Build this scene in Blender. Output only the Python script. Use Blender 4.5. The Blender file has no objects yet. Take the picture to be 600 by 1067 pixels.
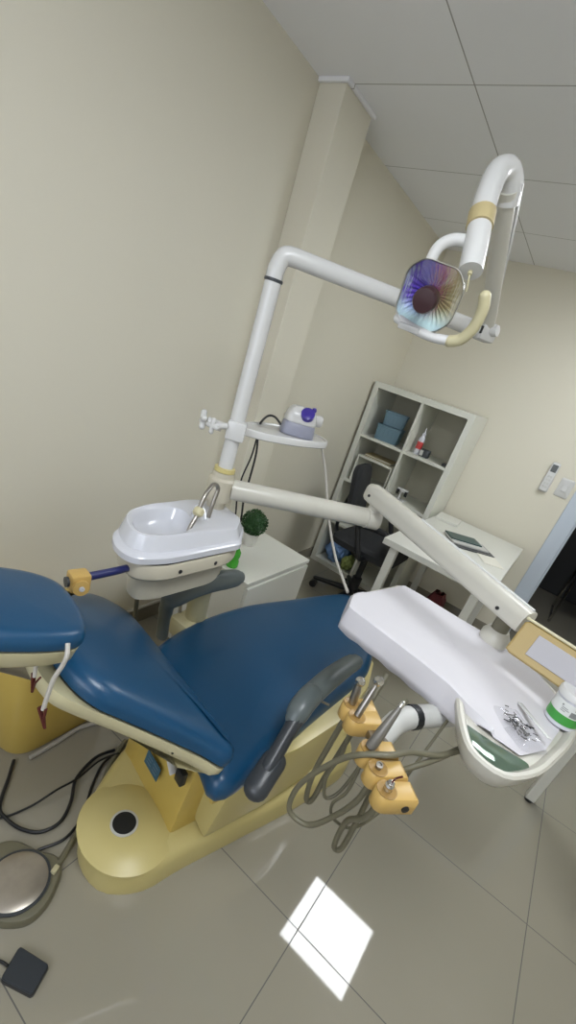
import bpy, bmesh, math, random
from mathutils import Vector, Matrix
random.seed(7)
SC = bpy.context.scene
COL = SC.collection
V = Vector

# ------------------------------------------------------------------ camera
H = 1.5
F_PX, CX, CY, RW, RH = 462.175, 293.235, 572.167, 600.0, 1067.0
Mc = ((0.76939, 0.56727, 0.29348), (0.46562, -0.18375, -0.86571), (-0.43717, 0.80277, -0.40553))
cam_d = bpy.data.cameras.new('camera')
cam = bpy.data.objects.new('camera', cam_d)
COL.objects.link(cam)
rx, ry, rz = V(Mc[0]).normalized(), V(Mc[1]), V(Mc[2]).normalized()
ry = rz.cross(rx).normalized()
rx = ry.cross(rz).normalized()
mw = Matrix((rx, -ry, -rz)).transposed().to_4x4()
mw.translation = V((0, 0, H))
cam.matrix_world = mw
cam_d.sensor_fit = 'VERTICAL'
cam_d.sensor_height = 36.0
cam_d.sensor_width = 36.0 * RW / RH
cam_d.lens = F_PX / RH * 36.0
cam_d.shift_x = (RW / 2 - CX) / RH
cam_d.shift_y = (CY - RH / 2) / RH
cam_d.clip_start = 0.02
SC.camera = cam

# ------------------------------------------------------------------ world, sun, exposure
SC.view_settings.view_transform = 'Standard'
SC.view_settings.look = 'None'
SC.view_settings.gamma = 1.0
SC.view_settings.use_curve_mapping = False
SC.view_settings.exposure = 0.24
w = bpy.data.worlds.new('world')
SC.world = w
w.use_nodes = True
w.node_tree.nodes['Background'].inputs[0].default_value = (0.75, 0.85, 1.0, 1)
w.node_tree.nodes['Background'].inputs[1].default_value = 1.0
win_d = bpy.data.lights.new('window_daylight', 'AREA')
win_d.shape = 'RECTANGLE'; win_d.size = 1.3; win_d.size_y = 1.1
win_d.energy = 16.0
win_d.color = (0.86, 0.90, 1.0)
win = bpy.data.objects.new('window_daylight', win_d)
COL.objects.link(win)
win.location = (-0.2, -1.33, 1.55)
win.rotation_euler = V((0, 1, -0.12)).to_track_quat('-Z', 'Z').to_euler()
PANEL_POWER = 18.0
SC.cycles.diffuse_bounces = 8
SC.cycles.max_bounces = 14

# ------------------------------------------------------------------ materials
def mat(name, col, rough=0.5, metal=0.0, spec=0.5, bump=0.0, bscale=60.0, var=0.0, vscale=6.0, coat=0.0, trans=0.0, alpha=1.0, emit=None, es=0.0, sheen=0.0):
    m = bpy.data.materials.new(name)
    m.use_nodes = True
    nt = m.node_tree
    b = nt.nodes['Principled BSDF']
    b.inputs['Base Color'].default_value = (*col, 1)
    b.inputs['Roughness'].default_value = rough
    b.inputs['Metallic'].default_value = metal
    b.inputs['Specular IOR Level'].default_value = spec
    b.inputs['Coat Weight'].default_value = coat
    b.inputs['Transmission Weight'].default_value = trans
    b.inputs['Alpha'].default_value = alpha
    if emit:
        b.inputs['Emission Color'].default_value = (*emit, 1)
        b.inputs['Emission Strength'].default_value = es
    tc = nt.nodes.new('ShaderNodeTexCoord')
    if var > 0:
        n = nt.nodes.new('ShaderNodeTexNoise'); n.inputs['Scale'].default_value = vscale; n.inputs['Detail'].default_value = 4
        nt.links.new(tc.outputs['Object'], n.inputs['Vector'])
        mx = nt.nodes.new('ShaderNodeMix'); mx.data_type = 'RGBA'
        mx.inputs['A'].default_value = (*[c * (1 - var) for c in col], 1)
        mx.inputs['B'].default_value = (*[min(1, c * (1 + var)) for c in col], 1)
        nt.links.new(n.outputs['Fac'], mx.inputs['Factor'])
        nt.links.new(mx.outputs['Result'], b.inputs['Base Color'])
    if bump > 0:
        n = nt.nodes.new('ShaderNodeTexNoise'); n.inputs['Scale'].default_value = bscale; n.inputs['Detail'].default_value = 3
        nt.links.new(tc.outputs['Object'], n.inputs['Vector'])
        bp = nt.nodes.new('ShaderNodeBump'); bp.inputs['Strength'].default_value = bump; bp.inputs['Distance'].default_value = 0.01
        nt.links.new(n.outputs['Fac'], bp.inputs['Height'])
        nt.links.new(bp.outputs['Normal'], b.inputs['Normal'])
    return m

def grid_mat(name, col, line, sx, sy, ox, oy, lw, rough, var, spec=0.5):
    """tiles: joints every sx, sy metres, starting at ox, oy (object = world coordinates)"""
    m = mat(name, col, rough, spec=spec)
    nt = m.node_tree; b = nt.nodes['Principled BSDF']
    tc = nt.nodes.new('ShaderNodeTexCoord'); sp = nt.nodes.new('ShaderNodeSeparateXYZ')
    nt.links.new(tc.outputs['Object'], sp.inputs[0])
    def mth(op, a, bb=None, c=None):
        n = nt.nodes.new('ShaderNodeMath'); n.operation = op
        for i, v in enumerate((a, bb, c)):
            if v is None: continue
            if isinstance(v, (int, float)): n.inputs[i].default_value = v
            else: nt.links.new(v, n.inputs[i])
        return n.outputs[0]
    res = []
    for ax, s, o in ((0, sx, ox), (1, sy, oy)):
        t = mth('SUBTRACT', sp.outputs[ax], o)
        t = mth('PINGPONG', t, s / 2.0)
        res.append(mth('LESS_THAN', t, lw / 2))
    fac = mth('MAXIMUM', res[0], res[1])
    n = nt.nodes.new('ShaderNodeTexNoise'); n.inputs['Scale'].default_value = 3.0; n.inputs['Detail'].default_value = 6
    nt.links.new(tc.outputs['Object'], n.inputs['Vector'])
    mx = nt.nodes.new('ShaderNodeMix'); mx.data_type = 'RGBA'
    mx.inputs['A'].default_value = (*[c * (1 - var) for c in col], 1)
    mx.inputs['B'].default_value = (*[c * (1 + var) for c in col], 1)
    nt.links.new(n.outputs['Fac'], mx.inputs['Factor'])
    m2 = nt.nodes.new('ShaderNodeMix'); m2.data_type = 'RGBA'
    nt.links.new(fac, m2.inputs['Factor']); nt.links.new(mx.outputs['Result'], m2.inputs['A'])
    m2.inputs['B'].default_value = (*line, 1)
    nt.links.new(m2.outputs['Result'], b.inputs['Base Color'])
    rr = mth('MULTIPLY_ADD', fac, 0.5, rough)
    nt.links.new(rr, b.inputs['Roughness'])
    return m

def lens_mat():
    """dichroic reflector coating: purple, pink, tan and teal bands across the bowl"""
    m = mat('dichroic_reflector', (0.5, 0.4, 0.5), 0.25, 0.08)
    nt = m.node_tree; b = nt.nodes['Principled BSDF']
    tc = nt.nodes.new('ShaderNodeTexCoord')
    mp = nt.nodes.new('ShaderNodeMapping'); nt.links.new(tc.outputs['UV'], mp.inputs[0])
    sp = nt.nodes.new('ShaderNodeSeparateXYZ'); nt.links.new(mp.outputs[0], sp.inputs[0])
    nz = nt.nodes.new('ShaderNodeTexNoise'); nz.inputs['Scale'].default_value = 9.0
    mp2 = nt.nodes.new('ShaderNodeMapping'); mp2.inputs['Scale'].default_value = (5.0, 0.45, 1); mp2.inputs['Rotation'].default_value = (0, 0, -0.25)
    nt.links.new(tc.outputs['UV'], mp2.inputs[0]); nt.links.new(mp2.outputs[0], nz.inputs['Vector'])
    ad = nt.nodes.new('ShaderNodeMath'); ad.operation = 'MULTIPLY_ADD'
    nt.links.new(nz.outputs['Fac'], ad.inputs[0]); ad.inputs[1].default_value = 0.62
    a2 = nt.nodes.new('ShaderNodeMath'); a2.operation = 'ADD'; a2.inputs[1].default_value = -0.31
    nt.links.new(sp.outputs[0], a2.inputs[0]); nt.links.new(a2.outputs[0], ad.inputs[2])
    cr = nt.nodes.new('ShaderNodeValToRGB'); nt.links.new(ad.outputs[0], cr.inputs[0])
    e = cr.color_ramp.elements
    e[0].position = 0.0; e[0].color = (0.35, 0.4, 0.5, 1)
    e[1].position = 1.0; e[1].color = (0.75, 0.72, 0.55, 1)
    for p, c in ((0.14, (0.10, 0.045, 0.42, 1)), (0.33, (0.07, 0.02, 0.42, 1)), (0.45, (0.26, 0.04, 0.28, 1)), (0.56, (0.36, 0.09, 0.16, 1)), (0.66, (0.5, 0.36, 0.2, 1)), (0.8, (0.5, 0.43, 0.22, 1))):
        k = e.new(p); k.color = c
    mx = nt.nodes.new('ShaderNodeMix'); mx.data_type = 'RGBA'
    lt = nt.nodes.new('ShaderNodeMapRange'); nt.links.new(sp.outputs[1], lt.inputs[0])
    lt.inputs[1].default_value = 0.38; lt.inputs[2].default_value = 0.1
    nt.links.new(lt.outputs[0], mx.inputs['Factor']); nt.links.new(cr.outputs[0], mx.inputs['A'])
    mx.inputs['B'].default_value = (0.5, 0.68, 0.7, 1)
    nt.links.new(mx.outputs['Result'], b.inputs['Base Color'])
    return m

def clear_mat(name, tint, amount, rough=0.05):
    m = bpy.data.materials.new(name); m.use_nodes = True
    nt = m.node_tree
    for n in list(nt.nodes):
        if n.type != 'OUTPUT_MATERIAL': nt.nodes.remove(n)
    o = nt.nodes['Material Output']
    t = nt.nodes.new('ShaderNodeBsdfTransparent'); t.inputs[0].default_value = (*tint, 1)
    g = nt.nodes.new('ShaderNodeBsdfGlossy'); g.inputs['Roughness'].default_value = rough
    d = nt.nodes.new('ShaderNodeBsdfDiffuse'); d.inputs[0].default_value = (*tint, 1)
    m1 = nt.nodes.new('ShaderNodeMixShader'); m1.inputs[0].default_value = 0.5
    nt.links.new(g.outputs[0], m1.inputs[1]); nt.links.new(d.outputs[0], m1.inputs[2])
    m2 = nt.nodes.new('ShaderNodeMixShader'); m2.inputs[0].default_value = amount
    nt.links.new(t.outputs[0], m2.inputs[1]); nt.links.new(m1.outputs[0], m2.inputs[2])
    nt.links.new(m2.outputs[0], o.inputs[0])
    return m

WALL = mat('cream_wall_paint', (0.67, 0.637, 0.535), 0.6, bump=0.03, bscale=25)
CEIL = grid_mat('ceiling_tiles', (0.78, 0.785, 0.81), (0.34, 0.34, 0.33), 0.61, 0.61, -0.84, 1.77, 0.0045, 0.7, 0.02)
FLOOR = grid_mat('polished_porcelain_tiles', (0.30, 0.278, 0.222), (0.10, 0.095, 0.085), 0.6, 0.6, -0.012, 0.878, 0.003, 0.035, 0.05)
BASEB = mat('baseboard_tile', (0.24, 0.22, 0.175), 0.2)
TRIMW = mat('baseboard_cap', (0.6, 0.58, 0.52), 0.4)
DOORF = mat('painted_door_frame', (0.50, 0.56, 0.64), 0.35)
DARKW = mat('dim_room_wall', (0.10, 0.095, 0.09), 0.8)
BLUE = mat('blue_vinyl', (0.005, 0.054, 0.128), 0.33, bump=0.02, bscale=180, var=0.06, vscale=5, spec=0.5)
YEL = mat('yellow_fibreglass', (0.55, 0.405, 0.10), 0.3, var=0.07, vscale=4, spec=0.5)
YEL2 = mat('pale_yellow_shell', (0.55, 0.47, 0.20), 0.35, var=0.05, vscale=5)
CREAM = mat('aged_cream_plastic', (0.50, 0.46, 0.29), 0.35, var=0.06, vscale=7)
AMBER = mat('amber_plastic', (0.52, 0.34, 0.105), 0.35, var=0.06, vscale=14)
AMBER_SHADE = mat('shaded_amber_plastic', (0.33, 0.20, 0.06), 0.4, var=0.08, vscale=14)  # darker amber: shade of the cup recesses put into the colour
BEIGE = mat('beige_enamel', (0.50, 0.465, 0.375), 0.35, var=0.05)
PANELF = mat('tan_panel_frame', (0.37, 0.27, 0.10), 0.4)
WHT = mat('white_enamel', (0.60, 0.60, 0.595), 0.25, var=0.02)
OFFW = mat('off_white_enamel', (0.54, 0.525, 0.465), 0.28, var=0.04)
LIP = mat('white_bowl_acrylic', (0.60, 0.61, 0.66), 0.15)
LAM = mat('white_laminate', (0.64, 0.64, 0.59), 0.35)
LAMD = mat('white_laminate_shelf', (0.66, 0.665, 0.60), 0.4)
GREYP = mat('grey_green_plastic', (0.105, 0.125, 0.125), 0.35, var=0.08)
GREYD = mat('charcoal_plastic', (0.035, 0.04, 0.046), 0.35, bump=0.05, bscale=200)
HOSE = mat('olive_grey_hose', (0.14, 0.13, 0.085), 0.45)
HOSEL = mat('pale_grey_hose', (0.42, 0.40, 0.36), 0.45)
GREYL = mat('light_grey_plastic', (0.50, 0.50, 0.48), 0.4)
BLK = mat('black_plastic', (0.010, 0.011, 0.013), 0.4)
BLKF = mat('black_fabric', (0.015, 0.016, 0.018), 0.8, bump=0.1, bscale=300)
CHR = mat('chrome', (0.62, 0.61, 0.58), 0.18, 1.0)
STEEL = mat('satin_steel', (0.40, 0.38, 0.35), 0.33, 1.0)
RUST = mat('worn_brown_metal', (0.12, 0.03, 0.025), 0.45, 0.6)
PINM = mat('dull_pin_metal', (0.20, 0.19, 0.18), 0.35, 1.0)
PLATEC = mat('mottled_reflection_steel', (0.42, 0.38, 0.33), 0.32, 0.75, var=0.35, vscale=14)  # mottled tones paint the blotchy reflection on the pedal plate
NAVY = mat('navy_rubber', (0.015, 0.02, 0.11), 0.35)
CLOTH = mat('white_paper_cloth', (0.62, 0.605, 0.64), 0.8, bump=0.12, bscale=14)
PURP = mat('violet_plastic', (0.05, 0.03, 0.30), 0.3)
LILAC = mat('lilac_grey_plastic', (0.29, 0.30, 0.38), 0.35)
GREEN = mat('green_label', (0.05, 0.30, 0.05), 0.4)
LABELW = mat('white_label', (0.66, 0.68, 0.66), 0.4)
INK = mat('grey_ink', (0.20, 0.21, 0.21), 0.5)
GRNB = mat('green_translucent_plastic', (0.09, 0.55, 0.05), 0.2, trans=0.3)
LEAF = mat('boxwood_leaves', (0.025, 0.085, 0.022), 0.5, var=0.4, vscale=60)
TEALB = mat('blue_grey_bin', (0.13, 0.22, 0.28), 0.5)
RED = mat('red_label', (0.5, 0.05, 0.05), 0.4)
PAPER = mat('paper', (0.72, 0.70, 0.62), 0.7)
MANILA = mat('manila_paper', (0.35, 0.29, 0.16), 0.7)
TEALD = mat('dark_teal_cover', (0.025, 0.065, 0.065), 0.35)
MIRROR = mat('green_tinted_glass', (0.13, 0.19, 0.14), 0.06, 0.4, var=0.3, vscale=40)  # tone variation stands in for pale blotchy reflections on the glass
GREYPAN = mat('grey_touch_membrane', (0.36, 0.35, 0.37), 0.4)
STICK = mat('blue_sticker', (0.03, 0.10, 0.16), 0.4)
WHITEM = mat('faint_print', (0.13, 0.20, 0.26), 0.5)
CLEAR = clear_mat('clear_polycarbonate', (0.97, 0.97, 0.97), 0.035)
BAGM = clear_mat('clear_plastic_bag', (0.95, 0.95, 0.96), 0.11, 0.10)
MAROON = mat('maroon_bulb_cap', (0.035, 0.012, 0.016), 0.3)
LENS = lens_mat()
BLUECL = mat('blue_cloth', (0.16, 0.28, 0.52), 0.8, bump=0.3, bscale=30)
GRNCL = mat('olive_cloth', (0.22, 0.27, 0.08), 0.8, bump=0.3, bscale=30)
OUT = mat('led_diffuser', (0.9, 0.9, 0.9), 0.5, emit=(0.93, 0.97, 1.0), es=PANEL_POWER)
POTW = mat('white_pot', (0.7, 0.69, 0.66), 0.3)
LCD = mat('lcd_glass', (0.05, 0.055, 0.05), 0.2)

# ------------------------------------------------------------------ helpers
def obj(name, bm, m, parent=None, smooth=True, angle=40, sub=0):
    """link bm (built in world coordinates) as ONE mesh, its origin at its thing's base"""
    bmesh.ops.recalc_face_normals(bm, faces=bm.faces)
    off = V((0, 0, 0))
    if parent is not None:
        p = parent
        while p is not None:
            off += p.location; p = p.parent
        bmesh.ops.translate(bm, verts=bm.verts, vec=-off)
    me = bpy.data.meshes.new(name); bm.to_mesh(me); bm.free()
    me.materials.append(m)
    if smooth:
        for p in me.polygons: p.use_smooth = True
        me.set_sharp_from_angle(angle=math.radians(angle))
    o = bpy.data.objects.new(name, me); COL.objects.link(o)
    if parent is not None: o.parent = parent
    if sub:
        md = o.modifiers.new('subdivision', 'SUBSURF'); md.levels = sub; md.render_levels = sub
    return o

def thing(name, label, cat, loc=(0, 0, 0), group=None):
    o = bpy.data.objects.new(name, None); COL.objects.link(o)
    o.location = loc; o.empty_display_size = 0.05
    o['label'] = label; o['category'] = cat
    if group: o['group'] = group
    return o

def tag(o, label, cat, group=None):
    o['label'] = label; o['category'] = cat
    if group: o['group'] = group
    return o

def solo(name, bm, m, label, cat, group=None, **k):
    """a thing that is one mesh; origin moved to its base"""
    lo = V((min(v.co.x for v in bm.verts), min(v.co.y for v in bm.verts), min(v.co.z for v in bm.verts)))
    hi = V((max(v.co.x for v in bm.verts), max(v.co.y for v in bm.verts), lo.z))
    c = (lo + hi) / 2
    bmesh.ops.translate(bm, verts=bm.verts, vec=-c)
    o = obj(name, bm, m, **k); o.location = c
    return tag(o, label, cat, group)

def struct(name, bm, m, parent=None, **k):
    o = obj(name, bm, m, parent, **k)
    if parent is None: o['kind'] = 'structure'
    return o

def B(): return bmesh.new()

def frame(zdir, xhint=(1, 0, 0), org=(0, 0, 0)):
    z = V(zdir).normalized(); x = V(xhint); x = (x - z * x.dot(z)).normalized(); y = z.cross(x)
    m = Matrix((x, y, z)).transposed().to_4x4(); m.translation = V(org)
    return m

def box(bm, c, s, bev=0.0, R=None, seg=2):
    """box centred at c, sizes s, optional frame R (its rotation)"""
    m = Matrix.Translation(V(c)) @ ((R.to_3x3().to_4x4()) if R is not None else Matrix.Identity(4)) @ Matrix.Diagonal((*s, 1))
    r = bmesh.ops.create_cube(bm, size=1.0, matrix=m)
    if bev > 0:
        es = list({e for v in r['verts'] for e in v.link_edges})
        bmesh.ops.bevel(bm, geom=es, offset=bev, segments=seg, affect='EDGES', profile=0.5)
    return bm

def box2(bm, a, b, bev=0.0):
    a, b = V(a), V(b)
    return box(bm, (a + b) / 2, [abs(x) for x in (b - a)], bev)

def spl(pts, k=8, closed=False):
    P = [V(p) for p in pts]; n = len(P); out = []
    rng = n if closed else n - 1
    for i in range(rng):
        if closed: p0, p1, p2, p3 = P[i - 1], P[i], P[(i + 1) % n], P[(i + 2) % n]
        else: p0, p1, p2, p3 = P[max(i - 1, 0)], P[i], P[i + 1], P[min(i + 2, n - 1)]
        for j in range(k):
            t = j / k
            out.append(0.5 * ((2 * p1) + (p2 - p0) * t + (2 * p0 - 5 * p1 + 4 * p2 - p3) * t * t + (3 * p1 - p0 - 3 * p2 + p3) * t ** 3))
    if not closed: out.append(P[-1])
    return out

def loft(bm, rings, cap=(True, True)):
    vs = [[bm.verts.new(p) for p in r] for r in rings]
    n = len(vs[0])
    for a, b in zip(vs, vs[1:]):
        for i in range(n):
            j = (i + 1) % n
            try: bm.faces.new((a[i], a[j], b[j], b[i]))
            except ValueError: pass
    for flag, r in ((cap[0], vs[0]), (cap[1], vs[-1])):
        if flag: bm.faces.new(r)
    return bm

def tube(bm, pts, r, n=12, flat=1.0, up=None, round_ends=False):
    """tube along pts; r number or list; flat squashes across 'up'"""
    P = [V(p) for p in pts]; L = len(P)
    rs = list(r) if isinstance(r, (list, tuple)) else [r] * L
    T = [(P[min(i + 1, L - 1)] - P[max(i - 1, 0)]).normalized() for i in range(L)]
    u = V(up) if up else (V((0, 0, 1)) if abs(T[0].z) < 0.9 else V((1, 0, 0)))
    u = (u - T[0] * u.dot(T[0])).normalized()
    if round_ends:
        k = 4
        P0, Pn, r0, rn = [], [], [], []
        for i in range(k):
            a = math.pi / 2 * i / k
            P0.append(P[0] - T[0] * rs[0] * 0.9 * math.cos(a)); r0.append(max(rs[0] * math.sin(a), rs[0] * 0.08))
            b = math.pi / 2 * (i + 1) / k
            Pn.append(P[-1] + T[-1] * rs[-1] * 0.9 * math.sin(b)); rn.append(max(rs[-1] * math.cos(b), rs[-1] * 0.08))
        T = [T[0]] * k + T + [T[-1]] * k
        P = P0 + P + Pn; rs = r0 + rs + rn
    rings = []
    for p, t, rad in zip(P, T, rs):
        u = (u - t * u.dot(t)).normalized(); v = t.cross(u)
        rings.append([p + (u * math.cos(2 * math.pi * i / n) * flat + v * math.sin(2 * math.pi * i / n)) * rad for i in range(n)])
    return loft(bm, rings)

def lathe(bm, prof, M, n=24):
    """prof = (radius, height) list about M's z axis"""
    rings = [[M @ V((max(r, 1e-4) * math.cos(2 * math.pi * i / n), max(r, 1e-4) * math.sin(2 * math.pi * i / n), h)) for i in range(n)] for r, h in prof]
    return loft(bm, rings)

def inset2(o, d):
    n = len(o); res = []
    area = sum(o[i][0] * o[(i + 1) % n][1] - o[(i + 1) % n][0] * o[i][1] for i in range(n))
    s = 1 if area > 0 else -1
    for i in range(n):
        a, b = V(o[i - 1]), V(o[(i + 1) % n])
        t = (b - a).normalized(); nrm = V((-t.y, t.x)) * s
        res.append(V(o[i]) + nrm * d)
    return res

def pad(bm, out, prof, M=Matrix.Identity(4), dome=None):
    """stack of outline rings; prof = list of (inset, z); dome adds shrinking top rings (height)"""
    out = [V((p[0], p[1])) for p in out]
    rings = []
    for d, z in prof:
        o = inset2(out, d) if d else out
        rings.append([M @ V((p.x, p.y, z)) for p in o])
    if dome is not None:
        d, z = prof[-1]
        o = inset2(out, d) if d else out
        c = sum(o, V((0, 0))) / len(o)
        for s in (0.93, 0.82, 0.65, 0.45, 0.22, 0.05):
            rings.append([M @ V(((c + (p - c) * s).x, (c + (p - c) * s).y, z + dome * (1 - s * s))) for p in o])
    return loft(bm, rings)

def rpoly(pts, r, k=6):
    """rounded polygon; r number or list"""
    n = len(pts); res = []
    for i in range(n):
        p = V(pts[i]); a = V(pts[i - 1]); b = V(pts[(i + 1) % n])
        rr = r[i] if isinstance(r, (list, tuple)) else r
        da, db = (a - p), (b - p)
        q = min(rr, da.length * 0.48, db.length * 0.48)
        A = p + da.normalized() * q; C = p + db.normalized() * q
        for j in range(k + 1):
            t = j / k
            res.append((1 - t) ** 2 * A + 2 * t * (1 - t) * p + t * t * C)
    return res

def spl2(pts, k=6):
    return [V((p.x, p.y)) for p in spl([(a, b, 0) for a, b in pts], k, True)]

def resamp(pts, n):
    """closed 2D outline resampled to n points of equal spacing"""
    P = [V(p) for p in pts]; P.append(P[0])
    L = [0]
    for a, b in zip(P, P[1:]): L.append(L[-1] + (b - a).length)
    res = []; j = 0
    for i in range(n):
        s = L[-1] * i / n
        while L[j + 1] < s: j += 1
        t = (s - L[j]) / max(L[j + 1] - L[j], 1e-9)
        res.append(P[j].lerp(P[j + 1], t))
    return res

def quad(bm, pts):
    return bm.faces.new([bm.verts.new(V(p)) for p in pts])

def copy_tree(o, parent=None):
    c = o.copy(); COL.objects.link(c)
    if parent: c.parent = parent
    for ch in list(o.children): copy_tree(ch, c)
    return c
PI = math.pi

# ------------------------------------------------------------------ the setting
XL, YB, ZC, XR, YF = -1.435, 3.52, 2.395, 1.7, -1.3
struct('floor', box2(B(), (-1.6, YF - 0.2, -0.1), (3.4, 7.1, 0)), FLOOR, smooth=False)
struct('ceiling', box2(B(), (-1.6, YF - 0.2, ZC), (3.4, 7.1, ZC + 0.1)), CEIL, smooth=False)
struct('wall_left', box2(B(), (XL - 0.12, YF, 0), (XL, YB + 0.1, ZC)), WALL, smooth=False)
struct('wall_pilaster', box2(B(), (XL, 1.74, 0), (XL + 0.125, 1.96, ZC - 0.008), 0.004), WALL, smooth=False)
bm = B()
box2(bm, (XL - 0.12, YB, 0), (0.05, YB + 0.12, ZC)); box2(bm, (0.05, YB, 2.12), (1.0, YB + 0.12, ZC)); box2(bm, (1.0, YB, 0), (XR + 0.12, YB + 0.12, ZC))
struct('wall_back', bm, WALL, smooth=False)
bm = B()
box2(bm, (XL - 0.12, YF - 0.06, 0), (-0.9, YF, ZC)); box2(bm, (0.5, YF - 0.06, 0), (XR + 0.12, YF, ZC))
box2(bm, (-0.9, YF - 0.06, 0), (0.5, YF, 0.95)); box2(bm, (-0.9, YF - 0.06, 2.15), (0.5, YF, ZC))
struct('wall_front', bm, WALL, smooth=False)
struct('wall_right', box2(B(), (XR, YF, 0), (XR + 0.12, YB + 0.1, ZC)), WALL, smooth=False)
bm = B()
for a, b in (((-0.9, 0.95), (-0.86, 2.15)), ((0.46, 0.95), (0.5, 2.15)), ((-0.86, 0.95), (0.46, 0.99)), ((-0.86, 2.11), (0.46, 2.15)), ((-0.22, 0.99), (-0.18, 2.11))):
    box2(bm, (a[0], YF - 0.05, a[1]), (b[0], YF - 0.01, b[1]))
struct('window_1', bm, DOORF, smooth=False)
# ceiling trim at the pilaster
struct('trim_1', box2(B(), (XL + 0.002, 1.725, ZC - 0.014), (XL + 0.14, 1.738, ZC), 0.002), CEIL, smooth=False)
struct('trim_2', box2(B(), (XL + 0.127, 1.74, ZC - 0.014), (XL + 0.14, 1.97, ZC), 0.002), CEIL, smooth=False)
struct('baseboard_left', box2(B(), (XL, YF, 0), (XL + 0.010, 1.74, 0.085), 0.002), BASEB, smooth=False)
struct('trim_3', box2(B(), (XL, YF, 0.085), (XL + 0.013, 1.74, 0.097), 0.002), TRIMW, smooth=False)
struct('baseboard_corner', box2(B(), (XL, 1.96, 0), (XL + 0.010, YB, 0.085), 0.002), BASEB, smooth=False)
struct('baseboard_back', box2(B(), (XL, YB - 0.010, 0), (0.03, YB, 0.085), 0.002), BASEB, smooth=False)
# doorway to a dim room
bm = B()
box2(bm, (0.035, YB - 0.02, 0), (0.135, YB + 0.13, 2.14), 0.004); box2(bm, (0.915, YB - 0.02, 0), (1.015, YB + 0.13, 2.14), 0.004)
box2(bm, (0.135, YB - 0.02, 2.04), (0.915, YB + 0.13, 2.14), 0.004)
struct('door_1', bm, DOORF, smooth=False)
struct('trim_4', box2(B(), (0.135, YB + 0.03, 0), (0.15, YB + 0.07, 2.04), 0.003), DOORF, smooth=False)
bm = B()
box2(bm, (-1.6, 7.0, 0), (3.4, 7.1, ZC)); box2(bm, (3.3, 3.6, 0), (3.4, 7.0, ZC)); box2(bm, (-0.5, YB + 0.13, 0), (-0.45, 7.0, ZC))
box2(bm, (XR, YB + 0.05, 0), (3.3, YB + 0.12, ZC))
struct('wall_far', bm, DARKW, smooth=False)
# LED panels in the ceiling, beyond the frame
for i, (px, py) in enumerate(((0.158, 2.432), (0.158, 0.30))):
    t = thing('ceiling_light', ('square LED ceiling panel nearest the doorway', 'square LED ceiling panel above the camera', 'square LED ceiling panel nearest the window')[i], 'ceiling light', (px, py, ZC - 0.012), 'LED panels in the ceiling')
    f = B()
    for a, b in (((-0.3, -0.3), (0.3, -0.28)), ((-0.3, 0.28), (0.3, 0.3)), ((-0.3, -0.28), (-0.28, 0.28)), ((0.28, -0.28), (0.3, 0.28))):
        box2(f, (px + a[0], py + a[1], ZC - 0.012), (px + b[0], py + b[1], ZC - 0.001))
    obj('frame', f, WHT, t, smooth=False)
    obj('diffuser', box2(B(), (px - 0.28, py - 0.28, ZC - 0.008), (px + 0.28, py + 0.28, ZC - 0.002)), OUT, t, smooth=False)

# ------------------------------------------------------------------ dental chair
RU = math.radians(11)
U3, N3 = V((math.sin(RU), math.cos(RU), 0)), V((math.cos(RU), -math.sin(RU), 0))   # towards the feet, towards the near side
chair = thing('dental_chair', 'reclined blue vinyl dental chair on a yellow moulded base', 'dental chair', (-0.52, 0.95, 0))
# base: floor slab with a rounded head end
bo = rpoly([(-0.70, 0.62), (-0.62, 0.535), (-0.49, 0.525), (-0.405, 0.62), (-0.385, 0.72), (-0.325, 0.90), (-0.235, 1.18), (-0.16, 1.50), (-0.33, 1.66), (-0.62, 1.62), (-0.80, 1.45), (-0.83, 1.05), (-0.79, 0.80)], 0.09, 5)
bo = resamp(bo, 90)
bm = B(); pad(bm, bo, [(0.0, 0.0), (0.0, 0.075), (0.006, 0.095), (0.02, 0.108), (0.045, 0.115)])
obj('base', bm, YEL2, chair)
# domed head of the base around the round plug
bm = B()
dome_o = [V((-0.553 + 0.128 * math.cos(2 * PI * i / 40), 0.655 + 0.115 * math.sin(2 * PI * i / 40))) for i in range(40)]
pad(bm, dome_o, [(-0.022, 0.108), (-0.008, 0.1135), (0.012, 0.1215), (0.035, 0.1275), (0.07, 0.130)])
obj('base_dome', bm, YEL2, chair)
bm = B(); lathe(bm, [(0.040, 0.128), (0.040, 0.133), (0.034, 0.134), (0.034, 0.129)], Matrix.Translation((-0.553, 0.640, 0.0)), 32)
ring = obj('plug_ring', bm, GREYL, chair)
bm = B(); lathe(bm, [(0.034, 0.129), (0.034, 0.1325), (0.001, 0.1325)], Matrix.Translation((-0.553, 0.640, 0.0)), 32)
obj('plug', bm, BLK, chair)
# lifting column
def prism(bm, lo, hi, zl, zh, bev=0.012):
    n = len(lo)
    r = loft(bm, [[V((p[0], p[1], zl)) for p in lo], [V((p[0], p[1], zh)) for p in hi]])
    bmesh.ops.bevel(bm, geom=list(bm.edges), offset=bev, segments=2, affect='EDGES', profile=0.5)
    return bm
bm = B(); prism(bm, [(-0.775, 0.80), (-0.445, 0.722), (-0.30, 1.25), (-0.70, 1.35)], [(-0.765, 0.835), (-0.44, 0.765), (-0.33, 1.20), (-0.68, 1.30)], 0.10, 0.43)
obj('column', bm, YEL, chair)
# hinge strap, and a black box as the shade in the column-top gap
bm = B(); tube(bm, [(-0.545, 0.735, 0.395), (-0.49, 0.722, 0.345)], 0.013, 8, flat=0.4)
obj('hinge_strap', bm, GREYL, chair)
bm = B(); box(bm, (-0.468, 0.728, 0.352), (0.035, 0.02, 0.05), 0.004, frame((0, 0, 1), (0.97, -0.22, 0)))
obj('hinge_gap_shade', bm, BLK, chair)
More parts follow.
